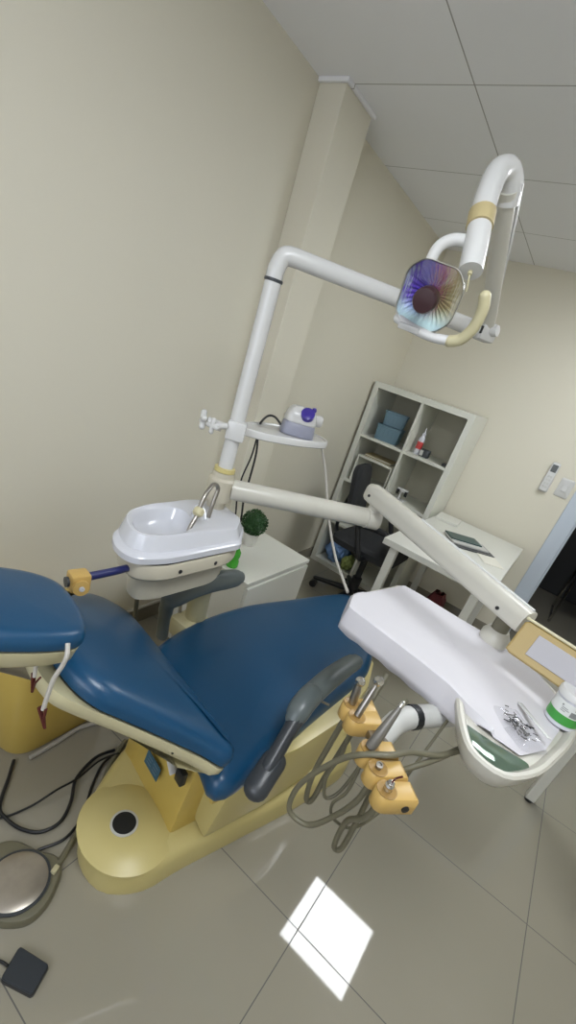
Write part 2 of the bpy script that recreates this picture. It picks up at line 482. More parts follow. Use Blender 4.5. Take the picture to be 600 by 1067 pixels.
# blue sticker on the column's head face
fc = frame((-0.22, -0.965, 0.12), (0.965, -0.22, 0), (-0.60, 0.763, 0.235))
bm = B(); box(bm, fc @ V((0, 0, 0.004)), (0.082, 0.052, 0.002), 0, fc)
st = obj('sticker', bm, STICK, chair, smooth=False)
bm = B()
for k, (a, b) in enumerate(((-0.03, -0.005), (0.004, 0.03))):
    for q in range(3):
        box(bm, fc @ V(((a + b) / 2, 0.013 - q * 0.012, 0.0054)), (b - a - 0.006 * (q % 2), 0.003, 0.0008), 0, fc)
obj('sticker_print', bm, WHITEM, st, smooth=False)
# leg shell: the yellow support under the seat and leg rest on the near side
bm = B()
sh = [[(-0.36, 0.78, 0.12), (-0.33, 0.80, 0.43), (-0.70, 0.90, 0.43), (-0.70, 0.90, 0.12)],
      [(-0.30, 1.00, 0.12), (-0.262, 1.00, 0.45), (-0.70, 1.10, 0.45), (-0.70, 1.10, 0.12)],
      [(-0.255, 1.22, 0.13), (-0.222, 1.22, 0.46), (-0.66, 1.35, 0.46), (-0.66, 1.35, 0.13)],
      [(-0.25, 1.42, 0.25), (-0.235, 1.44, 0.47), (-0.60, 1.60, 0.47), (-0.60, 1.60, 0.25)],
      [(-0.29, 1.58, 0.38), (-0.285, 1.60, 0.47), (-0.55, 1.72, 0.47), (-0.55, 1.72, 0.38)]]
loft(bm, sh)
bmesh.ops.bevel(bm, geom=list(bm.edges), offset=0.02, segments=2, affect='EDGES', profile=0.6)
obj('leg_shell', bm, YEL2, chair)
# seat cushion
so = [(-0.400, 0.705), (-0.352, 0.680), (-0.312, 0.698), (-0.298, 0.79), (-0.292, 1.08), (-0.270, 1.40), (-0.280, 1.53), (-0.345, 1.70), (-0.46, 1.87), (-0.56, 1.945), (-0.63, 1.93), (-0.69, 1.80), (-0.755, 1.60), (-0.825, 1.38), (-0.855, 1.15), (-0.84, 0.96), (-0.79, 0.82), (-0.68, 0.76), (-0.52, 0.73)]
so = resamp(spl2(so), 110)
bm = B(); pad(bm, so, [(0.03, 0.428), (0.008, 0.434), (0.0, 0.448), (0.0, 0.468), (0.006, 0.485), (0.018, 0.499), (0.035, 0.506)], dome=0.012)
obj('seat', bm, BLUE, chair)
bm = B(); pad(bm, so, [(0.08, 0.375), (0.045, 0.38), (0.03, 0.39), (0.03, 0.430)])
obj('seat_pan', bm, YEL, chair)
# backrest: cushion and shell in its own tilted frame
th = math.radians(34)
r12 = math.radians(12)
a_ax = V((-math.sin(r12) * math.cos(th), -math.cos(r12) * math.cos(th), math.sin(th)))
b_ax = V((math.cos(r12), -math.sin(r12), 0))
MBK = Matrix((b_ax, a_ax, b_ax.cross(a_ax))).transposed().to_4x4()
if MBK.to_3x3() @ V((0, 0, 1)) @ V((0, 0, 1)) if False else (b_ax.cross(a_ax)).z < 0:
    MBK = Matrix((-b_ax, a_ax, (-b_ax).cross(a_ax))).transposed().to_4x4(); SB = -1
else: SB = 1
MBK.translation = V((-0.34, 0.725, 0.612))
bko = [(0.035, 0.035), (0.0, 0.10), (-0.07, 0.26), (-0.115, 0.385), (-0.145, 0.432), (-0.20, 0.452), (-0.30, 0.45), (-0.38, 0.415), (-0.45, 0.345), (-0.53, 0.25), (-0.575, 0.16), (-0.55, 0.06), (-0.48, 0.025), (-0.27, 0.01), (-0.03, 0.005)]
bko = resamp(spl2([(x * SB, y) for x, y in bko]), 110)
cso = [(0.035, 0.035), (0.0, 0.10), (-0.055, 0.23), (-0.085, 0.31), (-0.105, 0.358), (-0.145, 0.395), (-0.21, 0.415), (-0.30, 0.42), (-0.38, 0.395), (-0.45, 0.335), (-0.53, 0.25), (-0.575, 0.16), (-0.55, 0.06), (-0.48, 0.025), (-0.27, 0.01), (-0.03, 0.005)]
cso = resamp(spl2([(x * SB, y) for x, y in cso]), 110)
bm = B(); pad(bm, cso, [(0.02, -0.052), (0.004, -0.046), (0.0, -0.03), (0.001, -0.018), (0.010, -0.004), (0.028, 0.004), (0.05, 0.008)], MBK, dome=0.016)
back = obj('backrest', bm, BLUE, chair)
bm = B(); pad(bm, bko, [(0.10, -0.102), (0.05, -0.097), (0.018, -0.084), (0.004, -0.066), (0.002, -0.052)], MBK)
obj('back_shell', bm, CREAM, chair)
bm = B()
lathe(bm, [(0.004, 0), (0.004, 0.004), (0.001, 0.005)], frame((0.9, -0.35, -0.1), (0, 0, 1), MBK @ V((-0.035 * SB, 0.15, -0.070))), 12)
obj('shell_screw', bm, BLK, chair)
# headrest
thh = math.radians(16)
ah = V((-math.sin(r12) * math.cos(thh), -math.cos(r12) * math.cos(thh), math.sin(thh)))
MH = Matrix((-b_ax, ah, (-b_ax).cross(ah))).transposed().to_4x4()
MH.translation = V((-0.612, 0.428, 0.963))
ho = [(0.100, 0.03), (0.07, 0.0), (0.0, -0.012), (-0.075, 0.0), (-0.11, 0.05), (-0.115, 0.13), (-0.10, 0.21), (-0.05, 0.245), (0.04, 0.245), (0.09, 0.21), (0.105, 0.12)]
ho = resamp(spl2([(-x, y) for x, y in ho]), 80)
bm = B(); pad(bm, ho, [(0.010, -0.034), (0.002, -0.029), (0.0, -0.020), (0.002, -0.010), (0.009, -0.001), (0.020, 0.002)], MH, dome=0.006)
obj('headrest', bm, BLUE, chair)
bm = B(); pad(bm, ho, [(0.05, -0.080), (0.02, -0.074), (0.006, -0.060), (0.003, -0.034)], MH)
obj('headrest_shell', bm, CREAM, chair)
bm = B(); tube(bm, [MH @ V((-0.02, 0.04, -0.08)), MBK @ V((-0.27 * SB, 0.47, -0.10)), MBK @ V((-0.27 * SB, 0.30, -0.11))], 0.018, 10, flat=0.5)
obj('headrest_bar', bm, STEEL, chair)
# near armrest: pivot, link, upper block, pad
bm = B()
tube(bm, spl([(-0.258, 0.755, 0.50), (-0.262, 0.79, 0.52), (-0.266, 0.825, 0.535)], 4), [0.034] * 9, 14, flat=0.75, round_ends=True)
arm = obj('armrest_pivot', bm, GREYD, chair)
bm = B(); tube(bm, spl([(-0.266, 0.80, 0.53), (-0.278, 0.87, 0.575), (-0.288, 0.93, 0.61)], 4), [0.022, 0.022, 0.021, 0.021, 0.021, 0.021, 0.022, 0.024, 0.026], 12, flat=1.2, round_ends=True)
obj('armrest_link', bm, GREYD, chair)
bm = B(); tube(bm, spl([(-0.290, 0.915, 0.61), (-0.295, 0.955, 0.635), (-0.297, 1.0, 0.645)], 4), [0.026, 0.031, 0.033, 0.034, 0.034, 0.034, 0.034, 0.034, 0.033], 14, flat=0.9, round_ends=True)
obj('armrest_block', bm, GREYP, chair)
bm = B(); tube(bm, spl([(-0.297, 1.0, 0.645), (-0.295, 1.10, 0.652), (-0.290, 1.19, 0.653), (-0.283, 1.262, 0.650)], 4), [0.034, 0.034, 0.034, 0.034, 0.034, 0.034, 0.033, 0.033, 0.032, 0.032, 0.031, 0.030, 0.025], 14, flat=0.72, round_ends=True)
armr = obj('armrest', bm, GREYP, chair)
for q in list(chair.children):
    if q.name.split('.')[0] in ('armrest_pivot', 'armrest_link', 'armrest_block'): q.parent = armr
bm = B(); tube(bm, [(-0.268, 1.02, 0.628), (-0.246, 1.03, 0.626)], 0.004, 8)
obj('armrest_pin', bm, CHR, armr)
# far armrest, a curved horn
bm = B(); tube(bm, spl([(-0.888, 0.985, 0.45), (-0.872, 0.958, 0.56), (-0.842, 0.930, 0.648), (-0.826, 0.965, 0.682), (-0.818, 1.03, 0.697), (-0.810, 1.10, 0.700), (-0.800, 1.16, 0.698), (-0.793, 1.222, 0.692)], 5),
               [0.022] * 6 + [0.025] * 4 + [0.030, 0.033, 0.035, 0.036, 0.037] + [0.037] * 15 + [0.036, 0.035, 0.034, 0.032, 0.029, 0.024], 14, flat=0.62, up=(0, 0, 1), round_ends=True)
obj('armrest', bm, GREYP, chair)
# bracket that carries the water unit
bm = B(); box2(bm, (-0.93, 1.04, 0.42), (-0.82, 1.17, 0.50), 0.02)
obj('unit_bracket', bm, CREAM, chair)

# ------------------------------------------------------------------ water unit: box, bowl, pole
unit = thing('cuspidor_unit', 'white spittoon bowl on a beige box with a tall pole rising behind it', 'spittoon unit', (-0.85, 0.95, 0.53))
ub = resamp(rpoly([(-0.845, 0.688), (-0.755, 0.678), (-0.714, 0.74), (-0.695, 1.01), (-0.78, 1.125), (-0.93, 1.155), (-0.975, 1.05), (-0.950, 0.87)], 0.07, 5), 72)
bm = B(); pad(bm, ub, [(0.05, 0.842), (0.012, 0.85), (0.0, 0.862), (0.0, 0.895), (0.004, 0.902)])
obj('box_lid', bm, BEIGE, unit)
bm = B(); pad(bm, ub, [(0.05, 0.765), (0.035, 0.775), (0.03, 0.85)])
obj('unit_box', bm, BEIGE, unit)
bm = B(); tube(bm, [(-0.83, 1.08, 0.80), (-0.86, 1.10, 0.62), (-0.87, 1.12, 0.50)], 0.04, 12)
obj('mount_arm', bm, CREAM, unit)
bm = B(); pad(bm, ub, [(0.008, 0.902), (0.008, 0.908)])
obj('gasket', bm, BLK, unit)
for p in ((-0.7095, 0.80), (-0.7005, 0.93)):
    bm = B(); lathe(bm, [(0.006, -0.004), (0.006, 0.004), (0.001, 0.005)], frame((p[0] + 0.84, (p[1] - 0.88) * 0.4, 0), (0, 0, 1), (p[0] - 0.002, p[1], 0.878)), 12)
    obj('screw', bm, BLK, unit)
# bowl: lofted rings from the skirt up over the rim and down into the basin
c0 = V((-0.830, 0.825))
def polar(pts, n=72):
    P = resamp(spl2(pts, 8), 400); out = []
    for i in range(n):
        ang = 2 * PI * i / n; best = min(P, key=lambda q: abs(((math.atan2(q.y - c0.y, q.x - c0.x) - ang + PI) % (2 * PI)) - PI))
        out.append(best)
    return out
def polar(pts, n=120, rad=0.06):
    P = resamp(rpoly(pts, rad, 8), 800); out = []
    for i in range(n):
        ang = 2 * PI * i / n; best = min(P, key=lambda q: abs(((math.atan2(q.y - c0.y, q.x - c0.x) - ang + PI) % (2 * PI)) - PI))
        out.append(best)
    return out
o_out = polar([(-0.888, 0.700), (-0.815, 0.662), (-0.750, 0.668), (-0.716, 0.75), (-0.694, 1.022), (-0.78, 1.135), (-0.93, 1.165), (-0.985, 1.05), (-0.965, 0.88)], rad=[0.05, 0.05, 0.05, 0.06, 0.012, 0.03, 0.03, 0.05, 0.1])
o_in = polar([(-0.865, 0.715), (-0.80, 0.692), (-0.755, 0.718), (-0.738, 0.80), (-0.718, 1.018), (-0.78, 1.112), (-0.915, 1.138), (-0.948, 1.03), (-0.935, 0.93), (-0.932, 0.83), (-0.912, 0.76)], rad=[0.04, 0.05, 0.05, 0.08, 0.012, 0.03, 0.03, 0.05, 0.1, 0.08, 0.06])
o_bas = polar([(-0.862, 0.735), (-0.80, 0.716), (-0.768, 0.775), (-0.760, 0.86), (-0.815, 0.925), (-0.90, 0.945), (-0.918, 0.85), (-0.902, 0.775)], rad=0.06)
def rim_z(p):
    t = max(0.0, min(1.0, (p.y - 0.88) / 0.24)); return 0.974 - 0.014 * t
rings = [[V((p.x, p.y, 0.907)) for p in inset2(o_out, 0.006)], [V((p.x, p.y, 0.909)) for p in o_out], [V((p.x, p.y, 0.925)) for p in o_out], [V((p.x, p.y, 0.930)) for p in inset2(o_out, 0.004)], [V((p.x, p.y, 0.9315)) for p in inset2(o_out, 0.010)],
         [V((p.x, p.y, 0.9335)) for p in inset2(o_in, -0.010)],
         [V((q.x * 0.35 + p.x * 0.65, q.y * 0.35 + p.y * 0.65, 0.934 + (rim_z(p) - 0.934) * 0.35)) for p, q in zip(inset2(o_in, -0.005), inset2(o_in, -0.005))],
         [V((p.x, p.y, rim_z(p) - 0.010)) for p in o_in], [V((p.x, p.y, rim_z(p) - 0.001)) for p in inset2(o_in, 0.004)], [V((p.x, p.y, rim_z(p))) for p in inset2(o_in, 0.008)]]
def scl(o, k): return [c0 + (p - c0) * k for p in o]
def mixr(a, b, t, z): return [V((p.x + (q.x - p.x) * t, p.y + (q.y - p.y) * t, z if z else rim_z(p))) for p, q in zip(a, b)]
oi = inset2(o_in, 0.008)
rings += [[V((p.x, p.y, rim_z(p) - 0.003)) for p in mixr(oi, o_bas, 0.5, None)], [V((p.x, p.y, 0.966)) for p in o_bas], [V((p.x, p.y, 0.960)) for p in scl(o_bas, 0.95)],
          [V((p.x, p.y, 0.938)) for p in scl(o_bas, 0.84)], [V((p.x, p.y, 0.922)) for p in scl(o_bas, 0.68)], [V((p.x, p.y, 0.915)) for p in scl(o_bas, 0.4)], [V((p.x, p.y, 0.914)) for p in scl(o_bas, 0.1)]]
bm = B(); loft(bm, rings)
bowl = obj('bowl', bm, LIP, unit, angle=38)
bm = B(); lathe(bm, [(0.014, 0.914), (0.014, 0.919), (0.001, 0.9195)], Matrix.Translation((-0.825, 0.825, 0)), 16)
obj('drain', bm, CHR, bowl)
# flush nozzle and cup filler
bm = B(); tube(bm, spl([(-0.80, 0.905, 0.975), (-0.812, 0.915, 1.01), (-0.80, 0.93, 1.012), (-0.775, 0.925, 0.985)], 5), 0.006, 8); 
obj('flush_nozzle', bm, LIP, unit)
bm = B(); tube(bm, spl([(-0.815, 0.985, 0.965), (-0.822, 1.0, 1.02), (-0.826, 1.01, 1.055), (-0.822, 0.985, 1.072), (-0.806, 0.95, 1.070), (-0.795, 0.92, 1.045), (-0.786, 0.90, 1.00), (-0.780, 0.878, 0.972), (-0.776, 0.868, 0.955)], 6), 0.0065, 10)
fau = obj('faucet', bm, STEEL, unit)
bm = B(); lathe(bm, [(0.012, -0.012), (0.016, -0.006), (0.016, 0.008), (0.010, 0.014)], frame((0.15, -0.5, -0.85), (1, 0, 0), (-0.788, 0.905, 1.008)), 14)
obj('faucet_collar', bm, CREAM, fau)
# pole with joint
PX, PY = -0.880, 1.085
bm = B(); lathe(bm, [(0.030, 0.80), (0.030, 0.985), (0.043, 0.99), (0.043, 1.06), (0.036, 1.068), (0.036, 1.085)], Matrix.Translation((PX, PY, 0)), 24)
obj('pole_socket', bm, BEIGE, unit)
bm = B(); lathe(bm, [(0.027, 1.085), (0.034, 1.086), (0.034, 1.098), (0.026, 1.10)], Matrix.Translation((PX, PY, 0)), 24)
obj('pole_ring', bm, YEL2, unit)
bm = B(); lathe(bm, [(0.0235, 1.09), (0.0235, 1.636)], Matrix.Translation((PX, PY, 0)), 24)
obj('pole', bm, WHT, unit)
# side hose connection: navy tube and amber suction block
bm = B(); tube(bm, spl([(-0.790, 0.715, 0.872), (-0.775, 0.64, 0.884), (-0.764, 0.555, 0.897)], 5), 0.010, 12)
obj('suction_tube', bm, NAVY, unit)
bm = B(); box(bm, (-0.760, 0.533, 0.896), (0.040, 0.044, 0.044), 0.006, frame((0, 0, 1), (0.98, -0.2, 0)))
lathe(bm, [(0.018, -0.004), (0.018, 0.012), (0.001, 0.013)], frame((0.9, -0.25, 0.1), (0, 0, 1), (-0.744, 0.527, 0.891)), 18)
sblk = obj('suction_holder', bm, AMBER, unit)
bm = B(); lathe(bm, [(0.006, 0.012), (0.006, 0.016), (0.003, 0.0165), (0.003, 0.014), (0.001, 0.014)], frame((0.9, -0.25, 0.1), (0, 0, 1), (-0.744, 0.527, 0.891)), 14)
obj('nozzle_port', bm, LIP, sblk)
bm = B(); lathe(bm, [(0.012, 0.0), (0.012, 0.006), (0.001, 0.007)], frame((-0.2, -0.98, 0), (0, 0, 1), (-0.765, 0.511, 0.896)), 14)
obj('suction_port', bm, GREYD, sblk)
# drain hoses from the box to the floor
for k, (p, m_) in enumerate((([(-0.86, 0.80, 0.78), (-0.90, 0.86, 0.5), (-0.95, 0.93, 0.2), (-0.96, 0.95, 0.015)], HOSE), ([(-0.90, 1.0, 0.78), (-0.93, 1.10, 0.45), (-1.00, 1.12, 0.1), (-1.02, 1.05, 0.015), (-0.96, 0.95, 0.015)], HOSEL))):
    bm = B(); tube(bm, spl(p, 8), 0.007, 8)
    obj('drain_hose', bm, m_, unit)

# ------------------------------------------------------------------ accessory shelf on the pole
shf = thing('accessory_shelf', 'white plastic shelf clamped half way up the pole', 'shelf', (PX, PY, 1.20))
bm = B(); box(bm, (PX + 0.005, PY + 0.0, 1.222), (0.058, 0.058, 0.058), 0.006, frame((0, 0, 1), (0.8, 0.6, 0)))
obj('clamp', bm, WHT, shf)
bm = B(); tube(bm, [(PX - 0.02, PY - 0.04, 1.222), (PX - 0.05, PY - 0.075, 1.228)], 0.015, 10)
for q in range(4):
    a = q * PI / 2 + 0.4
    c = V((PX - 0.058, PY - 0.085, 1.230)) + V((0.022 * math.cos(a) * 0.8, -0.022 * math.cos(a) * 0.6, 0.022 * math.sin(a)))
    tube(bm, [V((PX - 0.058, PY - 0.085, 1.230)), c], 0.009, 8, round_ends=True)
obj('clamp_knob', bm, WHT, shf)
bm = B(); tube(bm, [(PX + 0.0, PY - 0.045, 1.232), (PX - 0.01, PY - 0.085, 1.226)], 0.010, 10)
for q in range(4):
    a = q * PI / 2
    c = V((PX - 0.012, PY - 0.09, 1.226)) + V((0.018 * math.cos(a), 0, 0.018 * math.sin(a)))
    tube(bm, [V((PX - 0.012, PY - 0.09, 1.226)), c], 0.007, 8, round_ends=True)
obj('clamp_knob', bm, WHT, shf)
po = resamp(rpoly([(-0.89, 1.115), (-0.83, 1.17), (-0.775, 1.30), (-0.75, 1.475), (-0.83, 1.545), (-0.93, 1.49), (-0.965, 1.30), (-0.94, 1.16)], 0.06, 5), 60)
bm = B(); pad(bm, po, [(0.004, 1.205), (0.0, 1.208), (0.0, 1.226), (0.003, 1.230), (0.010, 1.230), (0.013, 1.226)])
obj('plate', bm, WHT, shf)
# curing device on the shelf
cu = thing('ultrasonic_scaler', 'white and violet rounded dental device sitting on the pole shelf', 'dental device', (-0.845, 1.36, 1.227))
M1 = frame((0, 0, 1), (0.75, 0.66, 0), (-0.845, 1.375, 0))
lo = resamp(spl2([(0.065, 0.0), (0.05, 0.045), (0.0, 0.052), (-0.05, 0.045), (-0.062, 0.0), (-0.05, -0.045), (0.0, -0.052), (0.05, -0.045)]), 48)
bm = B(); pad(bm, lo, [(0.002, 1.2275), (0.0, 1.232), (0.006, 1.268), (0.009, 1.272)], M1)
obj('device_base', bm, LILAC, cu)
bm = B(); pad(bm, lo, [(0.006, 1.2722), (0.004, 1.278), (0.010, 1.302), (0.018, 1.316), (0.028, 1.322)], M1, dome=0.004)
obj('device_cover', bm, WHT, cu)
bm = B(); lathe(bm, [(0.024, -0.010), (0.024, 0.006), (0.018, 0.009), (0.001, 0.010)], Matrix(((0.75, 0, 0, 0), (0, 1, 0, 0), (0, 0, 1, 0), (0, 0, 0, 1))).copy() if False else frame((0.35, -0.62, 0.7), (1, 0, 0), M1 @ V((0.014, -0.040, 1.309))), 20)
obj('violet_dial', bm, PURP, cu)
bm = B(); lathe(bm, [(0.007, 0.0), (0.009, 0.010), (0.006, 0.016), (0.001, 0.017)], frame((0, -0.2, 1), (1, 0, 0), M1 @ V((0.04, 0.002, 1.315))), 12)
obj('violet_button', bm, PURP, cu)
bm = B(); lathe(bm, [(0.020, -0.02), (0.020, 0.012), (0.014, 0.020), (0.001, 0.022)], frame((0.85, 0.5, 0.1), (0, 0, 1), M1 @ V((0.060, 0.0, 1.292))), 16)
obj('handpiece_rest', bm, WHT, cu)
bm = B(); tube(bm, spl([M1 @ V((-0.06, 0.0, 1.245)), M1 @ V((-0.085, 0.01, 1.262)), M1 @ V((-0.11, 0.0, 1.262)), M1 @ V((-0.13, -0.02, 1.240)), (-0.985, 1.345, 1.195), (-0.955, 1.33, 1.115), (-0.945, 1.32, 1.024), (-0.938, 1.31, 0.94), (-0.912, 1.29, 0.832), (-0.95, 1.27, 0.66)], 7), 0.004, 8)
tag(obj('power_cable', bm, BLK), 'black cable looping off the back of the pole shelf', 'cable')
bm = B(); tube(bm, spl([(-0.928, 1.27, 1.206), (-0.928, 1.27, 1.115), (-0.936, 1.26, 1.028), (-0.924, 1.25, 0.95), (-0.905, 1.24, 0.865), (-0.95, 1.24, 0.70)], 7), 0.003, 8)
tag(obj('thin_cable', bm, BLK), 'thin black cable hanging down beside the pole under the shelf', 'cable')
bm = B(); tube(bm, spl([(-0.800, 1.50, 1.206), (-0.732, 1.47, 1.133), (-0.656, 1.41, 1.056), (-0.571, 1.33, 0.995), (-0.477, 1.23, 0.957), (-0.395, 1.14, 0.947), (-0.350, 1.098, 0.937)], 8), 0.0042, 8)
tag(obj('handpiece_cable', bm, HOSEL), 'pale grey cable hanging from the shelf tip to the instrument tray', 'cable')

# ------------------------------------------------------------------ operating light
lamp = thing('operating_light', 'white jointed dental lamp arm with violet reflector head', 'dental lamp', (PX, PY, 1.63))
JX, JY, JZ = -0.437, 1.616, 1.717
bm = B(); lathe(bm, [(0.0235, 1.632), (0.026, 1.634), (0.026, 1.640)], Matrix.Translation((PX, PY, 0)), 24)
obj('swivel_ring', bm, GREYD, lamp)
d1 = (V((JX, JY, 1.712)) - V((PX, PY, 1.702))).normalized()
top = V((PX, PY, 1.703))
bm = B(); tube(bm, spl([V((PX, PY, 1.640)), V((PX, PY, 1.665)), top - V((0, 0, 0.006)) + d1 * 0.012, top + d1 * 0.042, top + d1 * 0.07], 6) + [top + d1 * 0.16, top + d1 * 0.45, V((JX, JY, 1.712))], 0.0235, 20)
obj('boom', bm, WHT, lamp)
bm = B(); box(bm, (JX + 0.002, JY - 0.006, JZ - 0.003), (0.06, 0.05, 0.055), 0.010, frame((0, 0, 1), d1))
lathe(bm, [(0.016, -0.030), (0.016, 0.030)], frame((0.9, -0.2, 0.2), (0, 0, 1), (JX + 0.01, JY - 0.01, JZ)), 16)
jn = obj('elbow_joint', bm, WHT, lamp)
bm = B(); box(bm, (JX - 0.002, JY - 0.036, JZ - 0.004), (0.014, 0.012, 0.022), 0.002, frame((0, 0, 1), d1)); obj('joint_slot', bm, BLK, jn)
T1 = V((-0.438, 1.29, 1.962))
bm = B(); tube(bm, [V((JX + 0.003, JY - 0.005, JZ)), V((JX + 0.002, JY - 0.04, JZ + 0.035)), V((-0.438, 1.44, 1.852)), T1], [0.020, 0.023, 0.024, 0.023], 16, flat=0.75)
obj('spring_arm', bm, OFFW, lamp)
bm = B(); tube(bm, spl([(-0.430, 1.62, 1.74), (-0.418, 1.44, 1.875), (-0.412, 1.29, 1.978)], 4), 0.0035, 6)
obj('arm_cable', bm, WHT, lamp)
hd = V((-0.387, 1.118, 1.752))
bm = B(); tube(bm, spl([(-0.436, 1.32, 1.945), (-0.437, 1.297, 1.975), (-0.448, 1.265, 1.990), (-0.456, 1.232, 1.974), (-0.450, 1.205, 1.935), (-0.436, 1.178, 1.885), (-0.410, 1.147, 1.815), hd], 6), 0.026, 20)
obj('drop_tube', bm, WHT, lamp)
ax = (hd - V((-0.436, 1.178, 1.885))).normalized()
bm = B(); lathe(bm, [(0.0265, -0.019), (0.029, -0.018), (0.029, 0.018), (0.0265, 0.019)], frame(ax, (1, 0, 0), (-0.4265, 1.166, 1.860)), 24)
obj('band', bm, mat('yellowed_band', (0.46, 0.38, 0.20), 0.4), lamp)
bm = B(); tube(bm, [hd, hd + ax * 0.008], 0.005, 8); tube(bm, [hd + ax * 0.004, hd + ax * 0.035 + V((0.0, 0.008, -0.008))], 0.0018, 6)
obj('tube_pin', bm, CREAM, lamp)
bm = B(); tube(bm, spl([(-0.402, 1.145, 1.800), (-0.432, 1.15, 1.812), (-0.462, 1.142, 1.809), (-0.484, 1.132, 1.788), (-0.487, 1.128, 1.750), (-0.470, 1.118, 1.710)], 6), 0.013, 14)
obj('yoke', bm, WHT, lamp)
# head: bowl, coated reflector, clear shield, cap
fn = V((0.20, -0.92, -0.31)).normalized()
hx = V((0.92, 0.20, -0.06))
MHd = frame(fn, hx, (-0.436, 1.075, 1.682))
oct_ = resamp(rpoly([(-0.064, -0.046), (-0.034, -0.066), (0.040, -0.064), (0.066, -0.034), (0.066, 0.034), (0.040, 0.064), (-0.038, 0.066), (-0.066, 0.038)], 0.014, 4), 128)
bm = B(); rs = [[MHd @ V((p.x * s, p.y * s, z)) for p in oct_] for s, z in ((1.0, 0.012), (1.0, 0.0), (0.93, -0.022), (0.72, -0.040), (0.4, -0.050), (0.1, -0.052))]
loft(bm, rs, (False, True))
lh = obj('lamp_head', bm, OFFW, lamp)
bm = B()
uvl = bm.loops.layers.uv.new('UVMap')
rr = []
for s, z in ((0.97, 0.006), (0.9, -0.006), (0.8, -0.014), (0.66, -0.022), (0.5, -0.028), (0.35, -0.032), (0.12, -0.034)):
    rr.append([(p.x * s, p.y * s, z + (0.0035 * math.sin(i * 2 * PI / 64 * 16) if 0.2 < s < 0.9 else 0)) for i, p in enumerate(oct_)])
vv = [[bm.verts.new(MHd @ V(q)) for q in r] for r in rr]
n = 128
uvm = {}
for r, q in zip(vv, rr):
    for v, c in zip(r, q): uvm[v] = (c[0] / 0.132 + 0.5, c[1] / 0.132 + 0.5)
for a, b in zip(vv, vv[1:]):
    for i in range(n): bm.faces.new((a[i], a[(i + 1) % n], b[(i + 1) % n], b[i]))
bm.faces.new(vv[-1])
for f in bm.faces:
    for l in f.loops: l[uvl].uv = uvm[l.vert]
obj('reflector', bm, LENS, lh, angle=70)
bm = B(); rs = [[MHd @ V((p.x * s, p.y * s, z)) for p in oct_] for s, z in ((1.035, -0.012), (1.035, 0.014), (1.0, 0.022), (0.80, 0.026), (0.05, 0.028))]
loft(bm, rs, (False, True)); obj('clear_shield', bm, CLEAR, lh)
bm = B(); lathe(bm, [(0.013, -0.03), (0.013, 0.020), (0.018, 0.021), (0.018, 0.028), (0.014, 0.030)], MHd @ Matrix.Translation((0.002, 0.0, 0)), 20)
obj('bulb_collar', bm, CHR, lh)
bm = B(); lathe(bm, [(0.024, 0.030), (0.026, 0.034), (0.026, 0.060), (0.023, 0.066), (0.001, 0.067)], MHd @ Matrix.Translation((0.002, 0.0, 0)), 24)
obj('bulb_cap', bm, MAROON, lh)
bm = B(); tube(bm, spl([MHd @ V((-0.052, -0.062, 0.0)), MHd @ V((-0.015, -0.069, 0.004)), MHd @ V((0.040, -0.072, 0.006)), MHd @ V((0.086, -0.065, 0.008))], 5), 0.0105, 12, round_ends=True)
box(bm, MHd @ V((-0.017, -0.070, 0.011)), (0.05, 0.014, 0.014), 0.003, MHd)
obj('handle_bar', bm, WHT, lh)
bm = B(); tube(bm, spl([MHd @ V((0.080, -0.067, 0.008)), MHd @ V((0.102, -0.055, 0.010)), MHd @ V((0.116, -0.024, 0.012)), MHd @ V((0.117, 0.012, 0.014)), MHd @ V((0.109, 0.036, 0.016))], 6), 0.0125, 12, round_ends=True)
obj('grip', bm, CREAM, lh)

# ------------------------------------------------------------------ instrument delivery unit
dl = thing('instrument_delivery_unit', 'off-white jointed arm carrying the instrument tray over the chair', 'instrument unit', (PX, PY, 1.0))
E0 = V((-0.50, 1.475, 1.045)); A0 = V((PX, PY, 1.030))
da = (E0 - A0).normalized()
bm = B(); tube(bm, [A0 + da * 0.035, E0 + da * 0.02], [0.034, 0.034], 20)
obj('lower_arm', bm, OFFW, dl)
bm = B(); tube(bm, [E0 - da * 0.02 , E0 + da * 0.028], [0.037, 0.037], 20, round_ends=False)
lathe(bm, [(0.022, 0.03), (0.022, 0.055), (0.026, 0.056), (0.026, 0.068)], Matrix.Translation(E0), 18)
obj('elbow', bm, OFFW, dl)
S0 = V((-0.530, 1.490, 1.128)); S1 = V((0.072, 1.195, 1.075))
ds = (S1 - S0).normalized()
bm = B()
Fa = frame(ds, (0, 0, 1), S0)     # x of this frame = up
co = resamp(rpoly([(-0.038, -0.034), (0.020, -0.034), (0.038, -0.022), (0.038, 0.022), (0.020, 0.034), (-0.038, 0.034)], 0.014, 4), 40)
Ln = (S1 - S0).length
rs = []
for s, z in ((0.45, -0.030), (0.70, -0.020), (0.83, -0.008), (0.87, 0.01), (0.85, Ln * 0.5), (0.80, Ln)):
    rs.append([Fa @ V((p.x * s, p.y * s, z)) for p in co])
loft(bm, rs); obj('upper_arm', bm, OFFW, dl)
bm = B()
for s_ in (-1,):
    tube(bm, [Fa @ V((0.031, s_ * 0.010, Ln * 0.35)), Fa @ V((0.029, s_ * 0.010, Ln * 0.99))], 0.006, 8)
obj('arm_ridge', bm, WHT, dl)
bm = B(); lathe(bm, [(0.005, 0), (0.005, 0.004), (0.001, 0.005)], frame(Fa.to_3x3() @ V((0, 1, 0)), (0, 0, 1), Fa @ V((-0.010, 0.0265, Ln * 0.90))), 12)
obj('arm_screw', bm, BLK, dl)
bm = B(); lathe(bm, [(0.005, 0), (0.005, 0.004), (0.001, 0.005)], frame(Fa.to_3x3() @ V((0, 1, 0)), (0, 0, 1), Fa @ V((-0.005, 0.029, 0.015))), 12)
obj('arm_screw', bm, BLK, dl)
